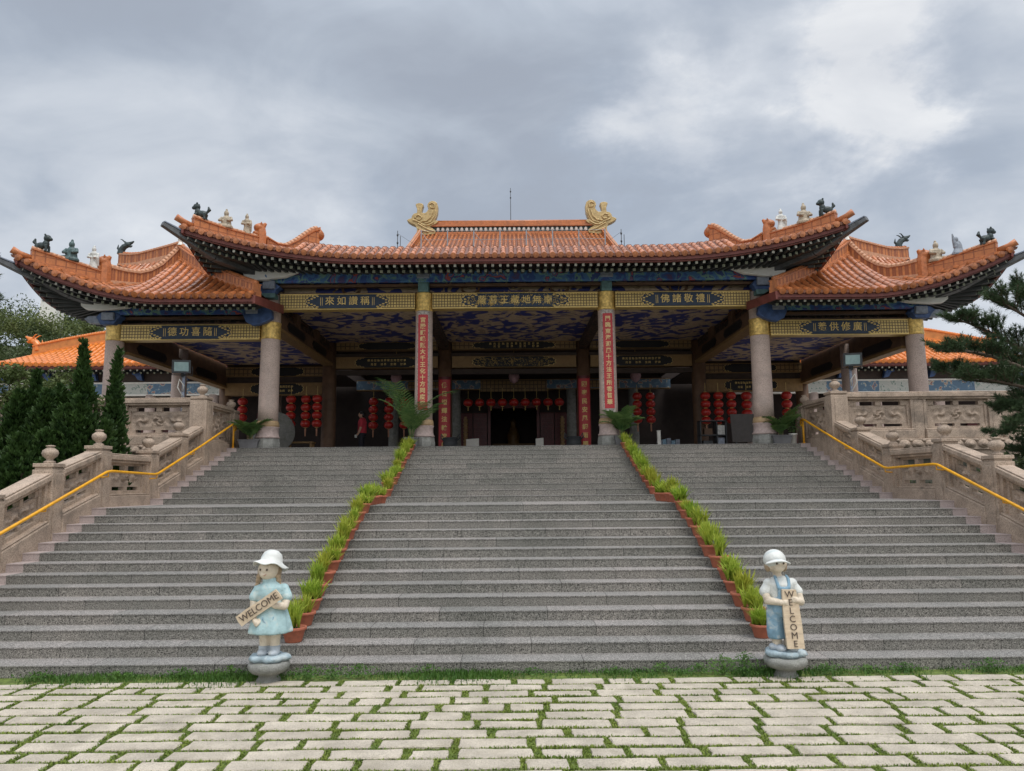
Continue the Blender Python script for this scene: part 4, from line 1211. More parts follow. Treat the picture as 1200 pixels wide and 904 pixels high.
CI, CO, CF = 2.42, 6.47, 10.58
for sg in (-1, 1):
    column(hall, X(sg*CI), 19.2, ZT, 7.06, .235, capz=(6.58, 7.075))
    column(hall, X(sg*CO), 19.2, ZT, 7.05, .255, capz=(5.86, 6.31))
    b = MB(); x = X(sg*CI)
    b.box(x-.17, x+.17, 18.86, 19.35, 7.42, 7.66); b.cur = 1; b.box(x-.14, x+.14, 18.92, 19.35, 7.07, 7.419)
    b.cur = 0; b.box(x-.2, x+.2, 18.8, 18.94, 7.54, 7.68)
    b.build('bracket_block', [M_lilac, M_teal], hall, bevel=.03, seg=2)
    b = MB(); x = X(sg*CO); s = sg
    ol = [(-1.15, .34), (-.85, .2), (-.5, .05), (-.2, .02), (0, -.02), (.25, -.03), (.47, .0), (.58, .08), (.61, .22), (.54, .36), (.2, .40), (-.6, .40)]
    b.prism([(a*s, c) for a, c in ol], (x, 18.62, 7.36), (1, 0, 0), (0, 0, 1), (0, .16, 0)); b.build('scroll_bracket', M_wbcloud, hall, bevel=.03, seg=2)
    b = MB(); b.smooth = False
    b.prism([(-.30, -.10), (-.2, .0), (-.1, .04), (.1, .04), (.25, .0), (.36, -.08), (.26, -.14), (.18, -.34), (-.18, -.34), (-.24, -.16)], (x+s*.05, 18.86, 7.30), (1, 0, 0), (0, 0, 1), (0, .3, 0))
    b.cur = 1; b.box(x-.13, x+.19, 18.76, 18.859, 7.14, 7.36); b.cur = 2; b.box(x-.16, x+.2, 18.78, 19.1, 6.9, 7.03)
    b.build('bracket_block', [M_blue, M_lilac, M_teal], hall, bevel=.02, seg=2)
    # blue scroll where the wing roof meets the column
    b = MB(); b.prism([(-.34, .12), (-.2, .02), (-.02, -.05), (.16, -.08), (.34, .02), (.44, .24), (.34, .46), (.2, .50), (-.2, .48), (-.32, .3)], (x+sg*.18, 18.74, 6.24), (sg, 0, 0), (0, 0, 1), (0, .2, 0))
    b.cur = 1; b.box(*sorted((x+sg*.20, x+sg*.52)), 18.68, 18.739, 6.46, 6.64)
    b.build('scroll_bracket', [M_blue, M_lilac], hall, bevel=.03, seg=2)

def plaque_outline(w, h):
    a, c = w/2, h/2; f = .30
    right = [(a*(1-f), c), (a*(1-f)+.05, c*.82), (a*.80, c*.9), (a*.84, c*.62), (a*.93, c*.72), (a*.95, c*.42), (a, c*.36), (a*.97, 0)]
    low = [(x, -y) for x, y in reversed(right[:-1])]
    R_ = right+low
    return R_+[(-x, y) for x, y in reversed(R_)]
def gbeam(th, x0, x1, y, z0, z1, text, pw, m=None, pm=None, tsize=.25, gap=.31, trim=True, d=.3, filig=False, chars=True):
    b = MB(); b.box(x0, x1, y-d/2, y+d/2, z0+.03, z1-.03)
    b.cur = 1
    b.box(x0, x1, y-d/2-.012, y+d/2+.012, z0, z0+.0299); b.box(x0, x1, y-d/2-.012, y+d/2+.012, z1-.0299, z1)
    o = b.build('lintel_beam', [m or M_goldl, M_goldf if trim else M_brownl], th)
    if not pw: return o
    cx, cz = (x0+x1)/2, (z0+z1)/2; h = (z1-z0)*.86; f = y-d/2
    b = MB(); ux, uz = (1, 0, 0), (0, 0, 1)
    b.cur = 1; b.prism([(a*1.02, c*1.07) for a, c in plaque_outline(pw, h)], (cx, f-.012, cz), ux, uz, (0, .0115, 0))
    b.cur = 0; b.prism(plaque_outline(pw, h), (cx, f-.022, cz), ux, uz, (0, .0098, 0))
    b.cur = 1; r = random.Random(len(text or '')+int(x0*7))
    if filig:
        for i in range(240):
            px, pz = r.uniform(-.47, .47)*pw, r.uniform(-.40, .40)*h
            if abs(px) > pw*.40 and abs(pz) > h*.2: continue
            a = r.uniform(0, 6); k = r.uniform(.018, .045)
            b.tube([(cx+px+k*math.cos(a+t)*(1-.25*t/2), f-.024, cz+pz+k*math.sin(a+t)*(1-.25*t/2)) for t in (0, .9, 1.8, 2.7, 3.6)], .005, 4)
    if trim:
        for s in (-1, 1):
            for k in range(4):                                           # small gilt clouds and dragons along the ends
                b.ell((cx+s*pw*(.36+.035*k), f-.02, cz+h*.40*(1-.25*k)), (.04, .012, .022), 8, 5); b.ell((cx+s*pw*(.36+.035*k), f-.02, cz-h*.40*(1-.25*k)), (.04, .012, .022), 8, 5)
            for k in (0, 1): b.box(cx+s*(pw*.30+k*.045)-.006, cx+s*(pw*.30+k*.045)+.006, f-.027, f-.0225, cz-h*.3, cz+h*.3)
    if text:
        n = len(text)
        for i, ch in enumerate(text): glyphs(b, ch, tsize, (cx+(i-(n-1)/2)*gap, f-.026, cz), ux, uz, .004, .0015)
    elif chars:
        for row in (-.2, .2):
            for i in range(12):
                if row < 0 and i % 3 == 0: continue
                glyphs(b, '佛光普照法界眾生同登彼岸'[i], .085, (cx+(i-5.5)*pw*.052, f-.024, cz+row*h), ux, uz, .002, .002)
    b.build('name_plaque', [pm or M_navy, M_goldf], o)
    return o
gbeam(hall, X(-CO+.26), X(-CI-.23), 19.2, 6.64, 7.06, '來如讚稱', 2.2)
gbeam(hall, X(-CI+.23), X(CI-.23), 19.2, 6.64, 7.06, '薩菩王藏地無南', 2.85, tsize=.24, gap=.29, filig=True)
gbeam(hall, X(CI+.23), X(CO-.26), 19.2, 6.64, 7.06, '佛諸敬禮', 2.2)
# inner row
YR = 25.6
for sg in (-1, 1):
    for x, lo in ((CI, 6), (CO, 5.4)):
        column(hall, X(sg*x), YR, ZT, 7.0, .25, base=False, m=M_wood)
    gbeam(hall, *sorted((X(sg*(CI+.25)), X(sg*(CO-.25)))), YR, 6.72, 7.0, None, 2.0, m=M_goldd, pm=M_black, trim=False, chars=False)
    gbeam(hall, *sorted((X(sg*(CI+.25)), X(sg*(CO-.25)))), YR, 6.08, 6.48, None, 2.2, m=M_brownl, pm=M_black, trim=False)
    b = MB(); b.box(X(sg*CO)-.15, X(sg*CO)+.15, 19.46, YR-.25, 6.25, 6.64); b.cur = 1; b.box(X(sg*CO)-.17, X(sg*CO)+.17, 19.46, YR-.25, 6.17, 6.249)
    b.cur = 2
    for y in (21, 23.6): b.prism([(-.9, 0), (-.75, .13), (.75, .13), (.9, 0), (.75, -.13), (-.75, -.13)], (X(sg*CO)-sg*.151, y, 6.44), (0, 1, 0), (0, 0, 1), (-sg*.012, 0, 0))
    b.build('tie_beam', [M_wood, M_brownl, M_black], hall)
    b = MB(); b.box(X(sg*CI)-.14, X(sg*CI)+.14, 19.44, YR-.25, 6.70, 6.96); b.build('tie_beam', M_carv, hall)
    for y in (21.2, 23.4):
        b = MB(); b.beam((X(sg*CO)-sg*.0, y, 6.64), (X(sg*CO), y, 7.0), .3, .4, up=(0, 1, 0)); b.build('strut_block', M_wood, hall)
    b = MB(); b.box(X(sg*CO)-.04, X(sg*CO)+.04, 19.6, 32, 6.66, 7.9); b.build('side_board', M_carv, hall)
gbeam(hall, X(-CI+.25), X(CI-.25), YR, 6.72, 7.0, None, 2.9, m=M_goldd, pm=M_black, trim=False)
gbeam(hall, X(-CI+.25), X(CI-.25), YR, 6.08, 6.48, None, 2.9, m=M_brownl, pm=M_black, trim=False, filig=True, chars=False)
b = MB(); b.box(X(-CO), X(CO), YR-.1, YR+.1, 6.49, 6.60); b.box(X(-CO), X(CO), YR-.08, YR+.08, 5.86, 6.03); b.build('purlin', M_woodd, hall)
b = MB(); b.box(X(-CO+.05), X(CO-.05), 19.57, YR, 7.0, 7.06); b.build('ceiling', M_cloud, hall)
b = MB(); b.box(X(-CO), X(CO), YR+.05, 32, 7.01, 7.1); b.build('inner_ceiling', M_woodd, hall)
# third row: painted lintel, doors
gbeam(hall, X(-6.4), X(6.4), 30, 5.86, 6.28, None, 0, m=M_frieze, trim=False)
b = MB(); b.box(X(-1.35), X(1.35), 29.82, 29.84, 5.78, 6.25); b.build('carved_lintel_panel', MATS['old_gold_lattice'], hall)
for sg in (-1, 1):
    b = MB(); b.box(*sorted((X(sg*2.9), X(sg*4.3))), 29.82, 29.84, 5.92, 6.22); b.build('carved_lintel_panel', MATS['old_gold_lattice'], hall)
    for x in (2.35, 4.9): column(hall, X(sg*x), 30, ZT, 5.86, .2, base=False, m=M_grey)
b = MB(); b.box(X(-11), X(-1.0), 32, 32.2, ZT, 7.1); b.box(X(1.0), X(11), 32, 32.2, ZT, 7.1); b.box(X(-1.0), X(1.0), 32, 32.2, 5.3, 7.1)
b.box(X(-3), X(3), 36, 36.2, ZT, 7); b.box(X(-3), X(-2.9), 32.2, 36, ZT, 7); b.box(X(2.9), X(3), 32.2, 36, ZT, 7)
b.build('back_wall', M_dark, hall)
for sg in (-1, 1):
    b = MB(); b.box(*sorted((X(sg*1.0), X(sg*1.12))), 31.85, 31.99, ZT, 5.3); b.build('door_frame', M_red if False else M_redd, hall)
    for k in range(3):
        x0 = 1.16+k*.62; b = MB(); xa, xb = sorted((X(sg*x0), X(sg*(x0+.58))))
        b.box(xa, xb, 31.86, 31.93, ZT, 5.1); b.box(xa+.05, xb-.05, 31.84, 31.859, ZT+.15, ZT+.75)
        for j in range(4): b.box(xa+.06+j*.12, xa+.08+j*.12, 31.83, 31.859, ZT+.9, 5.0)
        for j in range(7): b.box(xa+.05, xb-.05, 31.835, 31.858, ZT+.95+j*.18, ZT+.97+j*.18)
        b.build('door_leaf', M_redd, hall)
    b = MB()
    for j in range(12): b.lathe([(.0, 0), (.09, .02), (.09, .12), (0, .14)], (X(sg*1.95), 29.75, ZT+.0+j*.14), 8)
    b.box(X(sg*1.95)-.05, X(sg*1.95)+.05, 29.7, 29.8, ZT, ZT+1.75); b.build('carved_board', M_brownl, hall)
b = MB(); b.box(X(-1.12), X(1.12), 31.84, 31.99, 5.3, 5.55); b.build('door_lintel', M_redd, hall)
b = MB(); b.box(X(-1), X(1), 35.2, 35.9, ZT, 3.95); b.lathe([(.28, 0), (.3, .4), (.16, .8), (.13, .95), (.15, 1.1), (0, 1.25)], (X(0), 35.5, 3.95), 14); b.build('altar', mat('altar_gold', (.25, .14, .05), .5, .3, 6), hall)
# rear hall: high roof with openwork ridge and gilded ridge dragons
rear = root('rear_hall', (AX, 30, ZT), 'higher rear hall roof of orange tiles with white studded ridge between two gold dragons', 'temple')
b = MB(); nr = 44
def r_e(u): return Vector((X(lerp(-4.45, 4.45, u)), 25.7, 9.35))
def r_t(u): return Vector((X(lerp(-4.0, 4.0, u)), 32.0, 13.2))
def r_p(u, v):
    p = r_e(u).lerp(r_t(u), v); p.z -= .08*4*v*(1-v); return p
for i in range(nr): tile_row(b, [r_p((i+.5)/nr, k/8) for k in range(9)], (1, 0, 0), r=.066, seg=.33)
b.cur = 1; b.smooth = False; b.grid(r_p, 20, 8)
for s in (-1, 1): b.add([r_p(.5+.5*s, k/8) for k in range(9)]+[Vector((X(s*4.0), 38.3, 10.1))]+[Vector((X(s*4.45), 25.7, 9.0))], [tuple(range(11))])
b.add([r_t(0), r_t(1), Vector((X(4.0), 38.3, 10.1)), Vector((X(-4.0), 38.3, 10.1))], [(0, 1, 2, 3)])
rroof = b.build('rear_roof', [M_tile, M_pan], rear)
b = MB(); b.box(X(-3.9), X(3.9), 26.2, 38, 7.15, 9.3); b.build('rear_wall', M_dark, rear)
b = MB(); b.box(X(-3.6), X(3.6), 31.9, 32.1, 13.12, 13.27); b.box(X(-3.6), X(3.6), 31.86, 32.14, 13.52, 13.60); b.box(X(-3.6), X(3.6), 31.9, 32.1, 13.60, 13.74)
b.cur = 1; b.box(X(-3.55), X(3.55), 31.97, 32.06, 13.27, 13.52); b.cur = 2; b.smooth = True
for i in range(32): b.ell((X(-3.32+i*.2142), 31.96, 13.40), (.075, .06, .10), 10, 8)
b.cur = 0; b.tube([(X(-3.6), 32, 13.76), (X(3.6), 32, 13.76)], .08, 8)
b.build('openwork_ridge', [M_ridge, mat('dark_teal', (.03, .06, .06), .6), M_white], rroof)
for s in (-1, 1):
    pts = [r_p(.5+.5*s, k/8)+Vector((s*.08, 0, .0)) for k in range(9)]
    ridge_wall('gable_ridge', rroof, pts, [.26]*9, .16, cap_r=.055)
    ol = [(215, 460), (300, 468), (400, 455), (408, 425), (380, 400), (345, 385), (370, 368), (408, 352), (432, 330), (418, 318), (395, 315), (412, 280), (426, 235), (430, 165), (420, 135), (398, 118), (372, 112), (345, 120), (328, 140), (322, 165), (335, 190), (330, 205), (318, 225), (300, 238), (268, 236), (268, 205), (276, 175), (285, 150), (268, 138), (240, 134), (215, 140), (205, 152), (218, 178), (222, 205), (220, 236), (190, 243), (172, 265), (165, 290), (140, 298), (120, 312), (138, 328), (165, 345), (205, 362), (222, 410)]
    K = .0045; b = MB()
    b.prism([((x-400)*K*(-s), (460-z)*K) for x, z in ol], (X(s*3.45), 31.82, 13.14), (-1*-1, 0, 0) if s < 0 else (1, 0, 0), (0, 0, 1), (0, .36, 0))
    # carved relief: scales on the tail, eye, jaw and beard swirls
    sc_ = lambda x, z: Vector((X(s*3.45)+(x-400)*K*(-s), 31.81, 13.14+(460-z)*K))
    b.smooth = True
    for pts_ in ([(345, 150), (370, 135), (395, 150), (390, 190), (360, 185), (352, 165)], [(405, 210), (395, 270), (360, 330), (300, 350)], [(375, 220), (360, 280), (320, 320), (260, 330)], [(200, 270), (240, 260), (270, 285), (250, 310), (215, 305)], [(230, 350), (280, 380), (330, 410), (390, 430)], [(235, 400), (280, 420), (340, 440)], [(260, 350), (300, 370), (340, 365), (390, 335)], [(180, 310), (220, 325), (260, 345)]):
        b.tube([sc_(*q) for q in pts_], .045, 6)
    b.ell(sc_(205, 285), (.06, .04, .06), 10, 6)
    b.build('ridge_dragon', mat('gilded_dragon', (.46, .34, .16), .45, .25, 9, metal=.25, bump=.6, bscale=16, dirt=(.3, .2, .08, .6), dirt_scale=5), rroof, bevel=.03, seg=2)
b = MB(); xs = [-3.25+i*.93 for i in range(8)]
for x in xs: b.tube([(X(x), 25.2, 9.3), (X(x), 25.2, 10.98)], .022, 6)
for z in (10.62, 10.95): b.tube([(X(xs[0]), 25.2, z), (X(xs[-1]), 25.2, z)], .007, 5)
for i in (0, 2, 4, 6): b.tube([(X(xs[i]), 25.2, 10.9), (X(xs[i]+.7), 25.2, 10.0)], .008, 5)
b.build('roof_railing', M_steel, rear)
for x, y, z0, z1, t in ((-.05, 32, 13.7, 15.35, 'thin lightning rod rising from the middle of the rear ridge'), (-4.1, 25.3, 9.4, 11.0, 'short wired rod on the roof left of the rear hall'), (3.85, 25.3, 9.4, 11.0, 'short wired rod on the roof right of the rear hall')):
    b = MB(); b.tube([(X(x), y, z0), (X(x), y, z1)], [.018, .012], 6)
    for k in (.72, .9): b.ell((X(x), y, lerp(z0, z1, k)), (.035, .035, .05), 8, 6)
    if y < 30:
        b.tube([(X(x)+.1, y, z0), (X(x)+.1, y, z1-.2)], .012, 6); b.tube([(X(x), y, z1-.1), (X(x*.82), y, 10.4)], .005, 4)
    tag(b.build('lightning_rod', M_darkst), t, 'lightning rod')

# ------------------------------------------------------------------ side pavilions
WT, WX = 12.05, 6.36
def pavilion(sg):
    side = 'left' if sg < 0 else 'right'
    th = root('side_pavilion', (X(sg*8.5), 19.2, ZT), 'lower %s side pavilion with upswept orange roof, gold beam and ridge figurines' % side, 'pavilion')
    W = lambda x, y, z: Vector((X(sg*x), y, z))
    def e(x): return W(x, 17.4-lift(x, 9.4, WT, .22), 6.62+lift(x, 8.6, WT, .97, 1.75))
    AP = (9.3, 19.92, 8.36)
    HZ = [(0, 7.58), (.7, 7.42), (1.43, 7.28), (2.1, 7.40), (2.45, 7.78), (2.75, 8.36)]
    def hip(t): return W(WT-t, 17.18+t, pl(HZ, t))
    def rhip(s): return W(lerp(AP[0], WX, s), lerp(AP[1], 17.7, s), lerp(AP[2], 6.78, s)-.15*4*s*(1-s)*.6)
    def top(x): return hip(WT-x) if x > AP[0] else rhip((AP[0]-x)/(AP[0]-WX))
    b = MB(); n = int((WT-WX)/.205)
    for i in range(n):
        x = lerp(WX, WT, (i+.5)/n); a, c = e(x), top(x)
        tile_row(b, [a]+[a.lerp(c, k/5)-Vector((0, 0, .10*(c-a).length/2.6*4*(k/5)*(1-k/5))) for k in range(1, 5)]+[c], (1, 0, 0), r=.07)
        drip(b, e(x+.1)+Vector((0, -.005, .015)), (1, 0, 0))
    b.smooth = False; b.cur = 1
    def surf(u, v):
        x = lerp(WX, WT, u); a, c = e(x), top(x); return a.lerp(c, v)-Vector((0, 0, .10*(c-a).length/2.6*4*v*(1-v)))
    b.grid(surf, 44, 8); b.cur = 0
    # outer side slope between the front hip and the back hip
    BY = 22.4
    def bh(y): return W(pl([(AP[1], AP[0]), (20.85, 11.45), (BY, WT)], y), y, pl([(AP[1], AP[2]+.06), (20.3, 8.40), (20.6, 8.36), (20.85, 8.42), (BY, 7.5)], y))
    def se(y): t = y-17.18; L = BY-17.18; return W(WT, y, 6.85+.72*max(0, 1-t/1.8)**1.7+.65*max(0, 1-(L-t)/1.8)**1.7)
    def st(y): return hip(y-17.18) if y < AP[1] else bh(y)
    m = 24
    for i in range(m):
        y = lerp(17.2, BY, (i+.5)/m); a, c = se(y), st(y); c = Vector((c.x, y, c.z))
        tile_row(b, [a]+[a.lerp(c, k/5)-Vector((0, 0, .05*(c-a).length*4*(k/5)*(1-k/5))) for k in range(1, 5)]+[c], (0, 1, 0), r=.07)
    b.cur = 1; b.grid(lambda u, v: se(lerp(17.19, BY, u)).lerp(st(lerp(17.19, BY, u)), v)-Vector((0, 0, .03*4*v*(1-v))), 24, 5)
    # back slope
    b.grid(lambda u, v: W(lerp(WX, WT, u), BY, 6.9).lerp(bh(lerp(AP[1], BY, max(0, (lerp(WX, WT, u)-AP[0])/(WT-AP[0])))) if lerp(WX, WT, u) > AP[0] else rhip((AP[0]-lerp(WX, WT, u))/(AP[0]-WX)), v), 16, 3)
    # upper slope between the front hip and the back ridge
    def us(u, v):
        a = hip(lerp(1.5, 2.72, u)); c = bh(lerp(20.85, AP[1]+.02, u)); return a.lerp(c, v)+Vector((0, 0, .02-.10*4*v*(1-v)))
    b.grid(us, 12, 6); b.cur = 0
    for i in range(17):
        u0 = -.5+i*1.5/17; v0 = max(0, -u0/.55); path = []
        for k in range(7):
            v = lerp(v0, 1, k/6); u = u0+.55*v
            if u <= 1: path.append(us(max(0, u), v)+Vector((0, 0, .01)))
        if len(path) > 2: tile_row(b, path, (1, 0, 0), r=.07, cap=False)
    b.cur = 1
    roof = b.build('pavilion_roof', [M_tile, M_pan], th)
    ts = [.25, .55, .85, 1.1, 1.33]; ridge_wall('corner_ridge', roof, [hip(t) for t in ts], [.30, .30, .29, .28, .27], .18)
    ts = [1.5, 1.75, 2.0, 2.2, 2.4, 2.6, 2.74]; ridge_wall('hip_ridge', roof, [hip(t) for t in ts], [.44, .36, .33, .33, .34, .36, .36], .2, mats=[M_cap, M_ridgeband, M_cap], cap_r=.075)
    ys = [AP[1]+k*.155 for k in range(7)]; ridge_wall('back_ridge', roof, [bh(y) for y in ys], [.36, .33, .31, .3, .3, .32, .36], .2, mats=[M_cap, M_ridgeband, M_ridge])
    ridge_wall('inner_ridge', roof, [rhip(k/6) for k in range(7)], [.34, .3, .28, .26, .24, .22, .2], .2, mats=[M_ridge, M_ridgeband, M_ridge])
    b = MB(); c = hip(2.74); 
    b.lathe([(.09, 0), (.05, .1), (.075, .17), (.03, .26), (0, .3)], c+Vector((0, -.03, .36)), 10); b.build('ridge_finial', M_white, roof)
    end_block(roof, hip(1.42)+Vector((0, 0, .02)), 1.3, sg, .66)
    b = MB(); b.smooth = True; p = hip(.25); d = Vector((sg*.7, -.7, .28)).normalized()
    b.tube([p+Vector((0, 0, .06)), p+d*.25+Vector((0, 0, .05)), p+d*.42+Vector((0, 0, .08))], [.08, .08, .09], 12); b.build('tip_tile', M_ridge, roof)
    if sg < 0:
        fig('lion', roof, hip(.40)+Vector((0, 0, .29)), 0.98, M_figd, 'dark lion figurine at the far left roof tip', 1)
        fig('sit', roof, hip(.86)+Vector((0, 0, .29)), 1.16, mat('blue_green_figurine', (.06, .10, .10), .5, .6, 14), 'blue and green figurine on the left pavilion corner ridge', -1)
        fig('stand', roof, hip(1.22)+Vector((0, 0, .27)), 0.98, M_figw, 'white bearded figurine beside the left pavilion ridge mask')
        fig('dragon', roof, bh(20.8)+Vector((0, 0, .34)), .95, M_figd, 'dark dragon head on the rear ridge of the left pavilion', 1)
    else:
        fig('lion', roof, hip(.40)+Vector((0, 0, .29)), 0.98, M_figd, 'dark lion figurine at the far right roof tip', 1)
        b = MB(); c = hip(.84)+Vector((0, 0, .28))
        b.lathe([(0, 0), (.15, 0), (.15, .05), (.1, .14), (.09, .26), (.05, .36), (0, .38)], c, 10, 1.1, .8); b.ell(c+Vector((-.04, 0, .40)), (.06, .06, .08), 8, 6); b.tube([c+Vector((-.06, 0, .2)), c+Vector((-.10, 0, .4)), c+Vector((-.12, 0, .56))], [.06, .04, .015], 7); b.ell(c+Vector((.2, -.03, .04)), (.12, .08, .05), 8, 6)
        o = fuse(b, 'roof_figurine', M_figg, roof, .011, 1); o['label'] = 'grey reclining figurine with raised arm on the right pavilion corner ridge'
        fig('sit', roof, hip(1.20)+Vector((0, 0, .27)), 1.16, M_fig, 'beige seated figurine beside the right pavilion ridge mask', 1)
        fig('dragon', roof, bh(20.8)+Vector((0, 0, .34)), .95, M_figd, 'dark dragon head on the rear ridge of the right pavilion', 1)
    # underside
    inn = lambda x: W(max(6.5, min(10.75, x)), 19.05, 6.86)
    eave_parts(th, lambda u: e(lerp(WX, WT, u)), lambda u: inn(lerp(WX, WT, u)), .2)
    eave_parts(th, lambda u: se(lerp(17.19, BY, u)), lambda u: W(10.75, max(19.05, lerp(17.19, BY, u)), 6.86), .24)
    b = MB(); p0, p1, p2 = W(10.5, 19.3, 6.70), W(11.3, 18.25, 6.94), W(12.36, 16.95, 7.43)
    b.beam(p0, p1, .22, .26); b.beam(p1, p2, .22, .26, w2=.13, h2=.09); b.cur = 1; b.beam(p1+Vector((0, 0, .17)), p2+Vector((-sg*.02, .02, .065)), .24, .07, w2=.15, h2=.035)
    b.build('corner_beam', [M_greybeam, M_lilac], th, bevel=.01)
    b = MB()                                                                # end of the inner eave: sloping red board
    b.hexa([W(WX, 17.45, 6.42), W(WX-.05, 17.45, 6.42), W(WX-.3, 18.9, 6.5), W(WX-.25, 18.9, 6.5), W(WX, 17.45, 6.62), W(WX-.05, 17.45, 6.62), W(WX-.3, 18.9, 6.72), W(WX-.25, 18.9, 6.72)])
    b.build('bargeboard', M_fascia, th)
    b = MB(); xa, xb = sorted((X(sg*6.75), X(sg*10.7))); b.box(xa, xb, 18.88, 18.96, 6.50, 6.80); b.build('painted_eave_board', M_blueboard, th)
    b = MB(); b.box(xa, xb, 19.1, 19.25, 6.42, 6.49); b.box(xa, xb, 19.1, 19.25, 6.27, 6.31); b.build('purlin', M_wood, th)
    b = MB(); b.box(xa, xb, 19.5, 19.54, 6.31, 7.6); b.build('painted_frieze_board', M_carv, th)
    column(th, X(sg*CF), 19.2, ZT, 6.3, .235, capz=(5.85, 6.28))
    gbeam(th, *sorted((X(sg*(CO+.25)), X(sg*(CF-.22)))), 19.2, 5.85, 6.26, '德功喜隨' if sg < 0 else '養供修廣', 2.15)
    b = MB(); x = X(sg*CF)
    b.prism([(a*sg, c) for a, c in [(-1.2, .34), (-.9, .2), (-.55, .06), (-.2, .02), (.2, .0), (.5, .02), (.64, .12), (.66, .28), (.56, .42), (-.6, .42)]], (x, 18.62, 6.57), (1, 0, 0), (0, 0, 1), (0, .16, 0)); b.build('scroll_bracket', M_wbcloud, th, bevel=.03, seg=2)
    b = MB()
    b.prism([(-.3, -.10), (-.2, .02), (-.1, .06), (.1, .06), (.25, .02), (.36, -.06), (.27, -.14), (.18, -.28), (-.18, -.28), (-.25, -.14)], (x+sg*.05, 18.83, 6.52), (1, 0, 0), (0, 0, 1), (0, .3, 0))
    b.cur = 1; b.box(x-.16, x+.16, 18.74, 18.829, 6.34, 6.54)
    b.prism([(0, 0), (.5, .03), (.62, .14), (.5, .22), (0, .2)], (x+sg*.1, 18.95, 6.28), (sg, 0, 0), (0, 0, 1), (0, .2, 0))
    b.build('bracket_block', [M_blue, M_lilac], th, bevel=.02, seg=2)
    for y in (22.9, 26.7): column(th, X(sg*10.5), y, ZT, 6.3, .235, base=False, m=M_col if y < 24 else M_wood)
    b = MB(); b.box(X(sg*10.5)-.14, X(sg*10.5)+.14, 19.44, 26.5, 5.62, 5.98); b.cur = 1; b.box(X(sg*10.5)-.16, X(sg*10.5)+.16, 19.44, 26.5, 5.54, 5.619)
    b.cur = 0; b.box(X(sg*10.5)-.05, X(sg*10.5)+.05, 19.44, 26.5, 5.981, 6.42)
    b.cur = 2
    for y in (20.8, 24.6): b.prism([(-.9, 0), (-.75, .13), (.75, .13), (.9, 0), (.75, -.13), (-.75, -.13)], (X(sg*10.5)-sg*.141, y, 5.8), (0, 1, 0), (0, 0, 1), (-sg*.012, 0, 0))
    b.build('tie_beam', [M_wood, M_brownl, M_black], th)
    xa, xb = sorted((X(sg*(CO+.2)), X(sg*10.4)))
    gbeam(th, xa, xb, YR+.9, 5.28, 5.72, None, 1.9, m=M_brownl, pm=M_black, trim=False)
    gbeam(th, xa, xb, YR+.9, 5.95, 6.3, None, 1.9, m=M_goldd, pm=M_black, trim=False, chars=False)
    b = MB(); b.box(xa, xb, YR+.85, YR+.95, 5.721, 5.949); b.box(xa, xb, YR+.85, YR+.95, 6.301, 6.42); b.build('filler_board', M_woodd, th)
    b = MB(); b.box(xa, xb, 19.55, 26.5, 6.40, 6.45); b.build('ceiling', M_cloud, th)
    b = MB(); b.box(xa, xb, 26.5, 31.9, 6.3, 6.38); b.build('inner_ceiling', M_woodd, th)
for sg in (-1, 1): pavilion(sg)

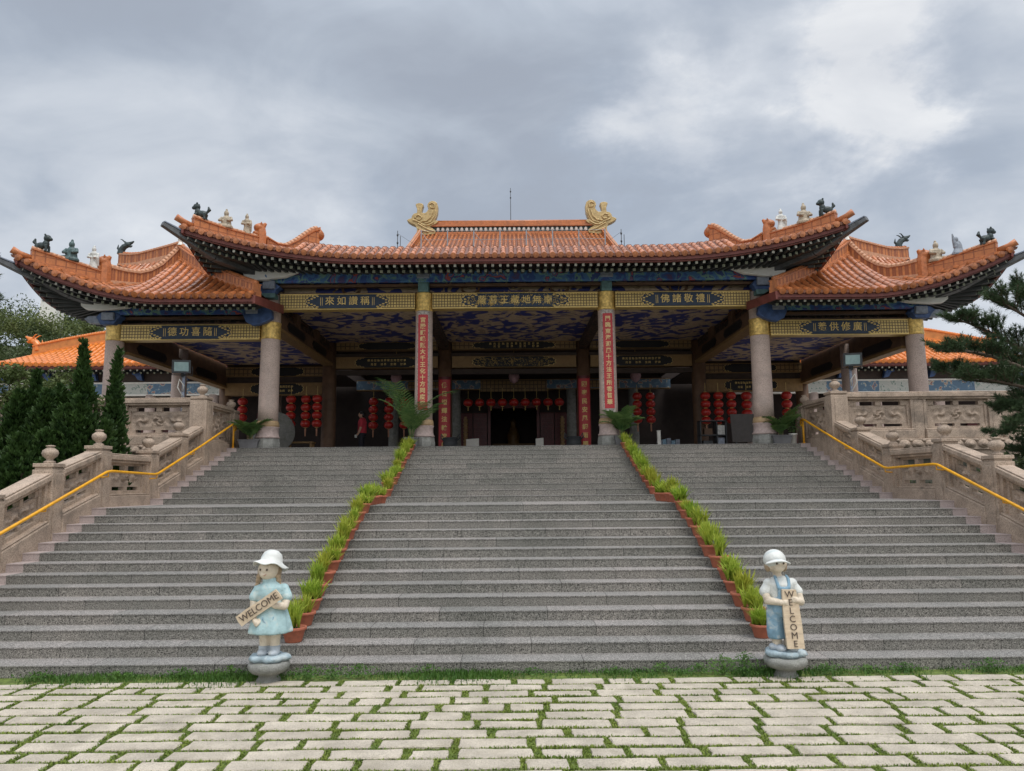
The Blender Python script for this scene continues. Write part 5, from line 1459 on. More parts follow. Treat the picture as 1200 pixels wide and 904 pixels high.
# ------------------------------------------------------------------ galleries further back
def gallery(sg):
    side = 'left' if sg < 0 else 'right'; dz = 0 if sg < 0 else -.12
    th = root('gallery_building', (X(sg*17), 30, ZT), 'low gallery with bright orange roof and painted frieze behind the %s pavilion' % side, 'building')
    W = lambda x, y, z: Vector((X(sg*x), y, z+dz))
    def e(x): return W(x, 28.0, 6.74+lift(x, 17, 25, .6))
    def t(x): return W(x, 30.4, 8.42-.030*max(0, x-13)**1.75)
    b = MB(); x0, x1 = 8.6, 22.5; n = 58
    for i in range(n):
        x = lerp(x0, x1, (i+.5)/n); a, c = e(x), t(x)
        tile_row(b, [a, a.lerp(c, .3)-Vector((0, 0, .1)), a.lerp(c, .6)-Vector((0, 0, .1)), c], (1, 0, 0), r=.08, seg=.34); drip(b, e(x+.12)+Vector((0, 0, .01)), (1, 0, 0))
    b.smooth = False; b.cur = 1
    b.grid(lambda u, v: e(lerp(x0, x1, u)).lerp(t(lerp(x0, x1, u)), v)-Vector((0, 0, .1*4*v*(1-v))), 40, 5)
    b.grid(lambda u, v: t(lerp(x0, x1, u)).lerp(W(lerp(x0, x1, u), 33, 6.8), v), 20, 2)
    roof = b.build('gallery_roof', [M_tileg, mat('gallery_pan_tile', (.42, .12, .02), .4, .2, 4)], th)
    xs = [9, 11, 13, 14.5, 16, 17.5, 19, 20.0]; ridge_wall('gallery_ridge', roof, [t(x) for x in xs], [.42]*8, .24, mats=[M_tileg, mat('gallery_ridge_face', (.52, .2, .05), .5, .2, 6), M_tileg])
    b = MB(); dragon_head(b, t(20.0)+Vector((0, 0, .2)), 1.5, sg); fuse(b, 'ridge_dragon', M_tileg, roof, .02, 1)
    eave_parts(th, lambda u: e(lerp(x0, x1, u)), lambda u: W(lerp(x0, x1, u), 29.2, 6.75), .26)
    b = MB(); xa, xb = sorted((X(sg*8.6), X(sg*22.5)))
    k = 0; x = 8.6
    while x < 22.3:
        L = 1.7 if k % 2 else 2.1
        b.cur = k % 2; b.box(*sorted((X(sg*x), X(sg*(x+L)))), 29.0, 29.15, 5.68+dz, 6.10+dz); x += L; k += 1
    b.cur = 2; b.box(xa, xb, 28.97, 29.18, 6.1+dz, 6.16+dz); b.box(xa, xb, 28.97, 29.18, 5.62+dz, 5.679+dz)
    b.build('painted_frieze', [M_frieze, M_friezew, M_goldd if False else M_white], th)
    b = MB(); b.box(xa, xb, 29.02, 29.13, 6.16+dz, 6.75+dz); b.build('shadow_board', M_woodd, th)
    for i in range(8):
        x = 9.2+i*1.8; b = MB(); b.prism([(0, 0), (.18, .03), (.30, .2), (.42, .24), (.42, .36), (.1, .36)], (X(sg*x), 28.75, 6.2+dz), (sg, 0, 0), (0, 0, 1), (0, .2, 0)); b.build('blue_bracket', M_blue, th)
    for i in range(6): column(th, X(sg*(9.4+i*2.5)), 29.1, ZT, 5.65+dz, .2, base=False, m=M_col)
    b = MB(); b.box(xa, xb, 32.2, 32.4, ZT, 7+dz); b.build('back_wall', M_dark, th)
    for i in range(5):
        b = MB(); b.box(*sorted((X(sg*(9.8+i*2.5)), X(sg*(11.2+i*2.5)))), 32.1, 32.199, ZT, 5.2); b.build('door', M_redd, th)
for sg in (-1, 1): gallery(sg)

# ------------------------------------------------------------------ hung and standing things
def couplet(x, y, z0, z1, r, w, text, label, main=True):
    th = root('couplet_banner', (x, y-r, z0), label, 'banner', 'red couplet boards on the columns')
    b = MB(); k = 8; A = w/2/(r+.02)
    arc = lambda ra, a, z: Vector((x+ra*math.sin(a), y-ra*math.cos(a), z))
    def band(a0, a1, ra, rb, za, zb):
        for i in range(k):
            p, q = lerp(a0, a1, i/k), lerp(a0, a1, (i+1)/k)
            b.hexa([arc(rb, p, za), arc(rb, q, za), arc(ra, q, za), arc(ra, p, za), arc(rb, p, zb), arc(rb, q, zb), arc(ra, q, zb), arc(ra, p, zb)])
    band(-A*1.26, A*1.26, r+.004, r+.018, z0, z1); b.build('border', M_redd if not main else mat('speckled_border', (.46, .41, .36), .6, .35, 30, speck=.6, speck_scale=25), th)
    b = MB(); band(-A, A, r+.0185, r+.028, z0+.10, z1-.10); b.cur = 1; n = len(text); H = z1-z0-.34
    for i, ch in enumerate(text): glyphs(b, ch, min(.2, H/n*.86), (x, y-r-.034, z1-.17-H*(i+.5)/n), (1, 0, 0), (0, 0, 1), .004, .004)
    b.build('red_panel', [M_red, mat('gold_lettering', (.68, .47, .22), .5, .1, 8) if main else M_goldf], th)
couplet(X(-CI), 19.2, 3.85, 6.56, .228, .26, '宮殿巍峨照大千王化十方同度眾', 'red couplet board with gold characters on the left front column')
couplet(X(CI), 19.2, 3.85, 6.56, .228, .26, '門臨東海潮風十方法王所香普華', 'red couplet board with gold characters on the right front column')
couplet(X(-CI), YR, 3.05, 5.75, .25, .42, '佛日增輝法輪常轉', 'dim red couplet board on the left inner column of the hall', False)
couplet(X(CI), YR, 3.05, 5.75, .25, .42, '國泰民安風調雨順', 'dim red couplet board on the right inner column of the hall', False)

def lantern_mesh(b, c, s):
    c = Vector(c); b.smooth = True
    b.cur = 0; b.lathe([(.06*s, -.13*s), (.125*s, -.105*s), (.165*s, -.04*s), (.172*s, 0), (.165*s, .04*s), (.125*s, .105*s), (.06*s, .13*s)], c, 24, wob=lambda a, z: 1-.035*(int(a*24/(2*PI)+.5) % 2))
    b.cur = 1; b.lathe([(.062*s, .127*s), (.062*s, .139*s), (.04*s, .14*s)], c, 12); b.lathe([(.04*s, -.14*s), (.062*s, -.139*s), (.062*s, -.127*s)], c, 12)
def lantern_string(x, y, z, n, s, label):
    th = root('lantern_string', (x, y, z-.28*s*n), label, 'lantern', 'hanging strings of red lanterns')
    for i in range(n):
        b = MB(); lantern_mesh(b, (x, y, z-.28*s*(i+.5)), s); b.build('lantern', [M_lantern, M_goldf], th)
    b = MB(); b.tube([(x, y, z), (x, y, z+.3)], .008, 5); b.build('cord', M_goldf, th)
    b = MB(); b.lathe([(.012, 0), (.03, -.05*s), (.022, -.28*s), (0, -.28*s)], (x, y, z-.28*s*n), 8); b.build('tassel', mat('tassel', (.45, .22, .14), .8), th)
for i, (px, y, n, s, t) in enumerate([(-7.44, 25, 4, 1, 'string of red lanterns nearest the left outer granite column'), (-6.93, 25, 4, 1, 'middle string of three red lantern strings left of the brown column'), (-6.52, 24.9, 4, 1, 'red lantern string next to the brown timber column at left'),
    (-5.3, 28.6, 4, 1.1, 'dim red lantern string right of the person in red'), (-4.7, 28.6, 4, 1.1, 'dim red lantern string midway behind the left couplet column'), (-4.1, 28.6, 4, 1.1, 'dim red lantern string closest to the left couplet column'),
    (4.8, 27.6, 4, 1.05, 'dim red lantern string just right of the right couplet column'), (5.3, 27.6, 4, 1.05, 'dim red lantern string left of the grey inner column at right'),
    (6.68, 25, 4, 1, 'red lantern string next to the brown timber column at right'), (7.12, 25, 4, 1, 'second red lantern string from the brown column at right'), (7.56, 25, 4, 1, 'third red lantern string from the brown column at right'), (8.08, 25, 4, 1.08, 'red lantern string just left of the right outer granite column'),
    (9.45, 25, 3, 1.05, 'short red lantern string right of the right outer granite column'), (-9.3, 25.6, 3, 1.0, 'short red lantern string behind the left terrace balustrade')]):
    lantern_string(px, y, 5.1 if y < 26.5 else 5.42, n, s, t)
ORDL = ['leftmost', 'second from left', 'third from left', 'fourth from left', 'middle', 'fourth from right', 'third from right', 'second from right', 'rightmost']
for i in range(9):
    x = X(-1.84+i*.46); th = root('round_lantern', (x, 29.6, 5.1), 'small round red lantern, %s of nine in a row above the hall doors' % ORDL[i], 'lantern', 'row of nine lanterns over the doors')
    b = MB(); lantern_mesh(b, (x, 29.6, 5.30), 1.15); b.build('lantern', [M_lantern, M_goldf], th)
    b = MB(); b.tube([(x, 29.6, 5.45), (x, 29.6, 5.9)], .008, 5); b.tube([(x, 29.6, 5.16), (x, 29.6, 4.98)], [.012, .025], 6); b.build('cord', M_goldf, th)
for x, t in ((0, 'middle'), (-4.35, 'left'), (4.5, 'right')):
    th = root('hanging_lamp', (X(x), 27, 5.7), 'pale pink lotus lamp hanging under the %s bay of the inner beams' % t, 'lamp', 'hanging lotus lamps')
    b = MB(); b.smooth = True; b.lathe([(.03, .0), (.13, .08), (.19, .24), (.16, .36), (.06, .42), (0, .43)], (X(x), 27, 5.72), 12, wob=lambda a, z: 1+.08*math.cos(6*a)); b.build('shade', mat('pink_lamp', (.40, .24, .26), .5, .2, 8), th)
    b = MB(); b.tube([(X(x), 27, 6.14), (X(x), 27, 7.0)], .012, 6); b.build('rod', M_goldf, th)

def floodlight(x, y, zt, d, label):
    th = root('floodlight', (x, y, ZT), label, 'floodlight', 'floodlights on posts')
    b = MB(); b.smooth = True; b.tube([(x, y+.12, ZT), (x, y+.12, zt-.08)], .035, 10); b.build('pole', M_lilac, th)
    b = MB()
    q = Matrix.Translation((x, y, zt+.05)) @ Matrix.Rotation(R(12)*d, 4, 'Z') @ Matrix.Rotation(R(14), 4, 'X')
    h = MB(); h.hexa([(-.2, -.06, -.14), (.2, -.06, -.14), (.14, .14, -.09), (-.14, .14, -.09), (-.2, -.06, .14), (.2, -.06, .14), (.14, .14, .09), (-.14, .14, .09)]); h.box(-.22, .22, -.09, -.06, -.165, .165)
    h.box(-.03, .03, .0, .12, -.28, -.1); h.tube([(-.24, 0, 0), (-.24, 0, -.22), (.24, 0, -.22), (.24, 0, 0)], .012, 6)
    b.add([q @ v for v in h.v], h.f); hd = b.build('head', M_darkst, th)
    b = MB(); h = MB(); h.box(-.17, .17, -.094, -.0901, -.115, .115); b.add([q @ v for v in h.v], h.f); b.build('glass', M_glass, hd)
    b = MB(); b.smooth = True; b.tube([(x+d*.05, y+.1, 4.2), (x-d*.1, y+.02, 4.5), (x-d*.05, y+.0, 4.7), (x+d*.04, y+.05, 4.55), (x, y+.1, 4.4)], .016, 6); b.build('cable', M_white, th)
floodlight(-8.2, 18.3, 4.98, 1, 'grey floodlight on a pale post behind the left terrace balustrade')
floodlight(8.62, 18.3, 5.02, -1, 'grey floodlight on a pale post behind the right terrace balustrade')

def bench(x, y, w, label, name='bench', cat='bench', h=.46, m=None):
    th = root(name, (x, y, ZT), label, cat)
    b = MB(); b.box(x-w/2, x+w/2, y-.2, y+.2, ZT+h-.05, ZT+h); b.build('seat' if cat == 'bench' else 'table_top', m or M_brownl, th, bevel=.01)
    for sx in (-1, 1):
        for sy in (-1, 1):
            b = MB(); b.box(x+sx*(w/2-.07)-.03, x+sx*(w/2-.07)+.03, y+sy*.15-.03, y+sy*.15+.03, ZT, ZT+h-.05); b.build('leg', m or M_brownl, th)
bench(-6.85, 24.2, .9, 'pale wooden bench under the left red lantern strings')
th = root('round_gong', (-7.6, 23.6, ZT), 'large round wooden drum seen edge-on behind the left outer column', 'drum')
b = MB(); b.smooth = True
a = R(62); ax = Vector((math.cos(a), -math.sin(a), 0)); c = Vector((-7.55, 23.6, 3.75)); sd = Vector((ax.y, -ax.x, 0))
for (o0, o1, r0) in ((-.14, .14, .66),):
    n = 30; vs = []
    for o_, rr in ((o0, r0*.95), (o0*.6, r0), (o1*.6, r0), (o1, r0*.95)):
        for j in range(n): vs.append(c+ax*o_+(sd*math.cos(2*PI*j/n)+Vector((0, 0, 1))*math.sin(2*PI*j/n))*rr)
    b.add(vs, [(i*n+j, i*n+(j+1) % n, (i+1)*n+(j+1) % n, (i+1)*n+j) for i in range(3) for j in range(n)]+[tuple(range(n))[::-1], tuple(3*n+j for j in range(n))])
b.build('drum_body', M_grey, th)
b = MB(); b.box(-7.9, -7.2, 23.4, 23.8, ZT, ZT+.12); b.build('stand', M_wood, th)

def shelf():
    x0, x1, y = 6.1, 6.95, 23.8
    th = root('shelf_cabinet', (6.5, y, ZT), 'open black shelf cabinet with boxes at the right of the hall', 'cabinet')
    b = MB()
    for z in (ZT+.08, ZT+.52, ZT+.98): b.box(x0, x1, y-.2, y+.2, z, z+.03)
    for x in (x0, (x0+x1)/2+.1, x1-.03): b.box(x, x+.03, y-.2, y+.2, ZT, ZT+1.01)
    b.build('frame', M_darkst, th)
    for i, (x, z, w, h, m) in enumerate([(6.66, .11, .22, .34, M_lilac), (6.66, .55, .24, .3, M_figw), (6.2, .11, .3, .25, M_darkst), (6.25, .55, .25, .2, M_wood)]):
        b = MB(); b.box(x, x+w, y-.15, y+.1, ZT+z, ZT+z+h); tag(b.build('storage_box', m), ['pale blue box on the low shelf of the black cabinet', 'white box on the upper shelf of the black cabinet', 'dark box on the low shelf of the black cabinet', 'brown box on the upper shelf of the black cabinet'][i], 'box')
shelf()
th = root('notice_board', (7.6, 23.6, ZT), 'dark grey screen board on feet right of the shelf cabinet', 'board')
b = MB(); b.hexa([(7.12, 23.6, 3.3), (8.1, 23.6, 3.3), (8.1, 23.66, 3.3), (7.12, 23.66, 3.3), (7.08, 23.6, 4.2), (8.2, 23.6, 4.2), (8.2, 23.66, 4.2), (7.08, 23.66, 4.2)]); b.build('panel', mat('board_grey', (.10, .09, .085), .6), th)
for x in (7.25, 8.0):
    b = MB(); b.box(x-.03, x+.03, 23.45, 23.8, ZT, ZT+.05); b.box(x-.025, x+.025, 23.61, 23.66, ZT+.05, ZT+.31); b.build('foot', M_darkst, th)
th = root('stacked_boxes', (5.3, 25.0, ZT), 'long low tray of blue and white packages behind the right plant row', 'box')
b = MB(); b.box(4.95, 5.75, 24.8, 25.1, ZT, ZT+.3); b.build('tray', M_lilac, th)
b = MB()
for i in range(5): b.cur = i % 2; b.box(4.98+i*.15, 5.11+i*.15, 24.82, 25.05, ZT+.301, ZT+.44+.04*(i % 3))
b.build('packages', [M_lilac, M_sblue2], th)
for x, y, t in ((4.52, 22.4, 'short white post behind the right plant row'),):
    b = MB(); b.box(x-.05, x+.05, y-.05, y+.05, ZT, ZT+.58); b.box(x-.06, x+.06, y-.06, y+.06, ZT+.58, ZT+.61); tag(b.build('post', M_white, bevel=.01), t, 'post')
for x, y, w, t in ((-1.32, 26, .45, 'low white sign panel left of the hall doorway'), (1.05, 26, .28, 'low white sign panel right of the hall doorway')):
    th = root('low_sign', (x, y, ZT), t, 'sign')
    b = MB(); b.hexa([(x-w/2, y, ZT+.1), (x+w/2, y, ZT+.1), (x+w/2, y+.04, ZT+.1), (x-w/2, y+.04, ZT+.1), (x-w/2, y+.12, ZT+.62), (x+w/2, y+.12, ZT+.65), (x+w/2, y+.16, ZT+.65), (x-w/2, y+.16, ZT+.62)]); b.build('panel', M_white, th, bevel=.008)
    b = MB(); b.box(x-.03, x+.03, y+.05, y+.2, ZT, ZT+.35); b.build('foot', M_steel, th)
for x, y, t in ((-2.0, 24.8, 'dark incense urn beside the left dim red couplet'), (2.15, 24.8, 'dark incense urn beside the right dim red couplet')):
    th = root('incense_urn', (x, y, ZT), t, 'urn'); b = MB(); b.smooth = True
    b.lathe([(.17, 0), (.19, .06), (.1, .1), (.22, .24), (.26, .4), (.22, .52), (.26, .56), (.26, .6), (.22, .6), (.2, .54), (0, .54)], (x, y, ZT), 20); b.build('bowl', M_darkst, th)
    b = MB()
    for k in (-1, 1): b.tube([(x+k*.22, y, ZT+.5), (x+k*.32, y, ZT+.58), (x+k*.3, y, ZT+.72), (x+k*.24, y, ZT+.62)], .025, 7)
    b.build('handles', M_darkst, th)

def person():
    x, y = -5.25, 26.2
    th = root('person', (x, y, ZT), 'person in a red short sleeved shirt and dark trousers standing side-on in the hall', 'person')
    P = lambda a, c, z: Vector((x+a, y+c, ZT+z))
    b = MB()
    b.ell(P(-.03, 0, 1.53), (.098, .078, .115), 14, 10); b.ell(P(-.075, 0, 1.48), (.05, .05, .06), 10, 8); b.ell(P(-.13, 0, 1.52), (.02, .014, .022), 8, 6)
    b.ell(P(.005, -.078, 1.525), (.022, .014, .032), 8, 6)
    capsule(b, [P(.01, 0, 1.34), P(-.015, 0, 1.45)], [.06, .055])
    b.ell(P(.01, 0, 1.18), (.13, .2, .22), 14, 10); b.ell(P(.0, 0, .92), (.12, .165, .17), 14, 10)
    for s in (-1, 1):
        capsule(b, [P(.0, s*.085, .86), P(-.01, s*.09, .48), P(.02, s*.09, .09)], [.085, .06, .045]); b.ell(P(-.04, s*.09, .04), (.13, .045, .04), 10, 6)
    capsule(b, [P(.02, -.19, 1.30), P(.0, -.235, 1.05), P(-.09, -.22, .83)], [.055, .045, .036]); hand(b, P(-.10, -.22, .82), (-.5, .1, -.85), (0, 1, 0), (-.8, 0, -.1), 1.1, 1)
    capsule(b, [P(.02, .19, 1.30), P(-.02, .23, 1.05), P(-.16, .2, .88)], [.055, .045, .036]); hand(b, P(-.17, .2, .875), (-.8, 0, -.4), (0, -1, 0), (-.2, 0, -.9), 1.1, 1)
    fuse(b, 'body', M_skin, th, .012, 3)
    b = MB(); b.lathe([(0, .86), (.15, .87), (.155, .95), (.15, 1.1), (.155, 1.25), (.12, 1.36), (.075, 1.415), (0, 1.42)], P(.01, 0, 0), 26, .98, 1.36)
    for s in (-1, 1): capsule(b, [P(.015, s*.17, 1.31), P(.01, s*.225, 1.13)], [.085, .078])
    fuse(b, 'shirt', M_shirt, th, .012, 2)
    b = MB(); b.lathe([(0, .74), (.13, .75), (.145, .9), (0, .91)], P(.005, 0, 0), 22, 1, 1.3)
    for s in (-1, 1): capsule(b, [P(.0, s*.085, .8), P(-.01, s*.09, .48), P(.02, s*.09, .12)], [.105, .085, .07])
    fuse(b, 'trousers', M_trous, th, .013, 2)
    b = MB(); b.ell(P(.0, 0, 1.57), (.11, .09, .09), 12, 8); b.ell(P(.045, 0, 1.52), (.07, .083, .1), 12, 8); fuse(b, 'hair', M_hair, th, .01, 1)
    b = MB()
    for s in (-1, 1): b.ell(P(-.035, s*.09, .035), (.14, .052, .045), 12, 6)
    fuse(b, 'shoes', M_trous, th, .012, 1)
    b = MB(); b.box(x-.20, x-.125, y-.25, y-.235, ZT+.70, ZT+.80); tag(b.build('phone', M_figw), 'pale phone held in the lowered hand of the person in red', 'phone')
person()
# ------------------------------------------------------------------ vegetation
def leaf_quad(b, c, s, r, up=.3):
    d = Vector((r.gauss(0, 1), r.gauss(0, 1), r.gauss(up, 1))).normalized(); e = d.orthogonal().normalized()
    e = Matrix.Rotation(r.uniform(0, 6.3), 3, d) @ e
    b.add([c-d*s, c+e*s*.42, c+d*s, c-e*s*.42], [(0, 1, 2, 3)])

def juniper(x, y, spires, label, seed, m=None, dens=1.0):
    """dense dark conifer made of several upright flame-shaped spires of small sprays"""
    r = random.Random(seed); th = root('juniper_tree', (x, y, 0), label, 'tree')
    b = MB(); b.smooth = True
    for sx, sy, zt, w in spires:
        b.tube([(x+(sx-x)*.3, y+(sy-y)*.3, -.05), (lerp(x, sx, .8), lerp(y, sy, .8), zt*.4), (sx, sy, zt*.85)], [.08, .05, .015], 7)
    b.build('trunk', M_bark, th)
    b = MB()
    for sx, sy, zt, w in spires:
        n = int(1900*dens*w*zt/1.6)
        for _ in range(n):
            t = 1-r.random()**.75                                  # 0 base .. 1 top, more low down
            z = zt*(.02+.98*t)
            prof = (min(1, (1-t)*1.5+.04)**.8 if w < .4 else min(1, (1-t)*2.0+.04)**.75)*min(1, .55+t*2.5)
            az = r.uniform(0, 2*PI)
            lump = .66+.75*noise.noise(Vector((math.cos(az)*1.6+sx*2, math.sin(az)*1.6, z*2.4+seed)))+.25*noise.noise(Vector((math.cos(az)*4, math.sin(az)*4+sx, z*6)))
            q = w*prof*lump*(r.random()**.35)
            lean = .22*math.sin(sx*37)*t*t; c = Vector((sx+lean+q*math.cos(az), sy+q*math.sin(az), z))
            out = Vector((math.cos(az), math.sin(az), 0))
            for k in range(3):
                d = (Vector((0, 0, 1))*r.uniform(.5, 1.1)+out*r.uniform(.1, .9)+Vector((r.gauss(0, .3), r.gauss(0, .3), 0))).normalized()
                s = r.uniform(.06, .14); e = d.orthogonal().normalized(); e = Matrix.Rotation(r.uniform(0, 6.3), 3, d) @ e
                b.add([c-e*.016, c+e*.016, c+d*s*.6+e*.024, c+d*s, c+d*s*.6-e*.024], [(0, 1, 2, 3, 4)])
    b.build('crown', m or M_fjun, th, recalc=False)
juniper(-8.6, 14.9, [(-8.55, 14.9, 5.0, .38), (-8.66, 14.8, 4.4, .55), (-8.38, 14.8, 4.35, .5), (-8.12, 14.8, 4.8, .3), (-7.9, 14.7, 4.1, .45), (-8.85, 14.7, 4.05, .65), (-8.2, 14.4, 3.8, .65), (-8.5, 14.2, 3.6, .75), (-7.95, 14.2, 3.3, .5), (-8.75, 13.9, 3.1, .7)], 'dark green juniper with pointed spires by the left stair balustrade', 1, dens=1.25)
juniper(-9.7, 14.6, [(-9.5, 14.6, 4.35, .38), (-9.35, 14.5, 3.9, .6), (-9.15, 14.3, 3.9, .7), (-9.8, 14.4, 3.9, .7), (-10.4, 14.2, 3.7, .8), (-8.9, 13.6, 3.0, .75), (-9.4, 13.4, 2.9, .75), (-8.6, 13.4, 2.5, .6), (-9.9, 13.6, 3.2, .8)], 'broad dark juniper at the left edge beside the taller spired juniper', 2, dens=1.25)
def shrub(x, y, z, rx, rz, label, seed, m, n=2600, s=.05, name='shrub'):
    r = random.Random(seed); th = root(name, (x, y, 0), label, 'shrub')
    b = MB()
    for i in range(7):
        a = r.uniform(0, 6.3); b.tube([(x, y, 0), (x+.2*rx*math.cos(a), y+.2*rx*math.sin(a), z*.5), (x+.6*rx*math.cos(a), y+.6*rx*math.sin(a), z)], [.03, .02, .006], 6)
    b.build('stems', M_bark, th)
    b = MB()
    cl = [(r.gauss(0, .42)*rx, r.gauss(0, .35)*rx, r.gauss(0, .4)*rz, r.uniform(.25, .45)) for _ in range(16)]
    for _ in range(n):
        cx, cy, cz, q = r.choice(cl)
        v = Vector((r.gauss(0, 1), r.gauss(0, 1), r.gauss(0, 1))).normalized()*q*r.random()**.4
        leaf_quad(b, Vector((x+cx+v.x*rx, y+cy+v.y*rx, z+cz+v.z*rz)), s*r.uniform(.7, 1.3), r)
    b.build('leaves', m, th, recalc=False)
shrub(-10.1, 15.4, 4.0, .95, .55, 'pale olive green shrub above the dark juniper at the left edge', 3, M_fshrub, 3600, .05)
shrub(-10.9, 13.8, 3.0, .5, .9, 'olive leafy shrub at the left picture edge beneath the pale shrub', 4, M_fshrub, 2200, .05)

shrub(9.5, 13.2, 1.3, 1.1, 1.0, 'dark leafy shrub behind the right stair balustrade near the pine', 21, M_fhilld, 4200, .06)
shrub(9.6, 15.6, 1.5, 1.2, 1.0, 'dark leafy shrub under the right terrace balustrade', 22, M_fhilld, 4600, .06)
shrub(9.3, 11.2, .6, .9, .6, 'low dark shrub outside the lower right stair balustrade', 23, M_fhilld, 3400, .06)
def pine(x, y, limbs, top, label, seed, nsub=15, trunk_r=.16):
    r = random.Random(seed); th = root('pine_tree', (x, y, 0), label, 'tree')
    b = MB(); b.smooth = True
    b.tube([(x, y, -.1), (x+.08, y, top*.35), (x-.05, y+.05, top*.7), (x, y, top)], [trunk_r, trunk_r*.8, trunk_r*.5, .03], 10)
    tufts = []
    for L in limbs:
        P = spline(L, 6); n = len(P)
        b.tube(P, [lerp(.05, .012, i/(n-1)) for i in range(n)], 6)
        for k in range(nsub):
            t = .22+.78*(k+r.random())/nsub; i = min(n-2, int(t*(n-1))); p = P[i].lerp(P[i+1], t*(n-1)-i); d = (P[i+1]-P[i]).normalized()
            a = r.choice((-1, 1))*r.uniform(.4, 1.15)
            e = (Matrix.Rotation(a, 3, 'Z') @ d+Vector((r.gauss(0, .15), r.gauss(0, .15), r.uniform(-.05, .55)))).normalized(); ln = r.uniform(.28, .62)*(1.1-.45*t)
            q = [p, p+e*ln*.5+Vector((0, 0, -.01)), p+e*ln+Vector((0, 0, ln*.16))]
            b.tube(q, [.011, .008, .005], 5)
            for j in range(6): tufts.append((q[1].lerp(q[2], (j-1)/4) if j > 0 else q[0].lerp(q[1], .7), (q[2]-q[1]).normalized()))
            for s in (-1, 1):
                f = (Matrix.Rotation(s*.7, 3, 'Z') @ e+Vector((0, 0, r.uniform(0, .4)))).normalized(); w = q[1]+f*ln*.45
                b.tube([q[1], w], [.006, .004], 4); tufts += [(q[1].lerp(w, .55), f), (w, f), (q[1].lerp(w, .8), f)]
        for j in range(4): tufts.append((P[-1-j//2], (P[-1]-P[-3]).normalized()))
    b.build('trunk', M_bark, th)
    b = MB()
    for c, d in tufts:
        for _ in range(20):
            v = (d*r.uniform(.35, 1.3)+Vector((r.gauss(0, .55), r.gauss(0, .55), r.gauss(.1, .5)))).normalized()*r.uniform(.06, .12); e = v.orthogonal().normalized()*.0048; e = Matrix.Rotation(r.uniform(0, 3), 3, v.normalized()) @ e
            b.add([c-e, c+e, c+v+e*.3, c+v-e*.3], [(0, 1, 2, 3)])
    b.build('crown', M_fpine, th, recalc=False)
pine(10.9, 13.6, [
    [(10.9, 13.6, 3.4), (9.6, 13.3, 3.95), (8.6, 13.2, 4.3), (7.95, 13.2, 4.35)],
    [(10.9, 13.6, 3.6), (9.7, 13.6, 4.4), (8.9, 13.6, 4.85), (8.4, 13.5, 5.0)],
    [(10.9, 13.5, 4.1), (10.1, 13.4, 4.7), (9.5, 13.4, 5.1), (9.2, 13.4, 5.3)],
    [(10.9, 13.4, 4.5), (10.2, 13.6, 5.1), (9.75, 13.7, 5.55)],
    [(10.9, 13.4, 2.9), (9.8, 13.2, 3.5), (8.9, 13.1, 3.75), (8.3, 13.1, 3.85)],
    [(10.9, 13.7, 3.2), (9.8, 14.0, 3.8), (8.9, 14.1, 3.95), (8.35, 14.0, 4.1)],
    [(10.9, 13.4, 2.5), (9.9, 13.0, 3.0), (9.2, 12.9, 3.1), (8.7, 12.9, 2.9)],
    [(10.9, 13.5, 2.0), (10.0, 13.2, 2.4), (9.3, 13.1, 2.5)],
    [(10.9, 13.8, 3.5), (9.9, 14.2, 4.3), (9.0, 14.3, 4.55)],
    [(10.9, 13.5, 3.0), (10.0, 13.5, 3.5), (9.3, 13.3, 3.4), (8.9, 13.2, 3.3)]], 6.6, 'pine tree with spreading needle branches in front of the right terrace balustrade', 5, nsub=34)
pine(-9.9, 11.6, [[(-9.9, 11.6, 4.6), (-9.3, 11.6, 5.2), (-8.5, 11.6, 5.4)], [(-9.9, 11.6, 4.3), (-9.3, 11.7, 4.8), (-8.5, 11.7, 4.95)], [(-9.9, 11.6, 5.0), (-9.4, 11.5, 5.5), (-8.6, 11.5, 5.75)], [(-9.9, 11.7, 4.0), (-9.5, 11.8, 4.4), (-8.9, 11.8, 4.4)]], 6.2, 'pine branch tips reaching in at the left picture edge below the roof tip', 6, nsub=12)

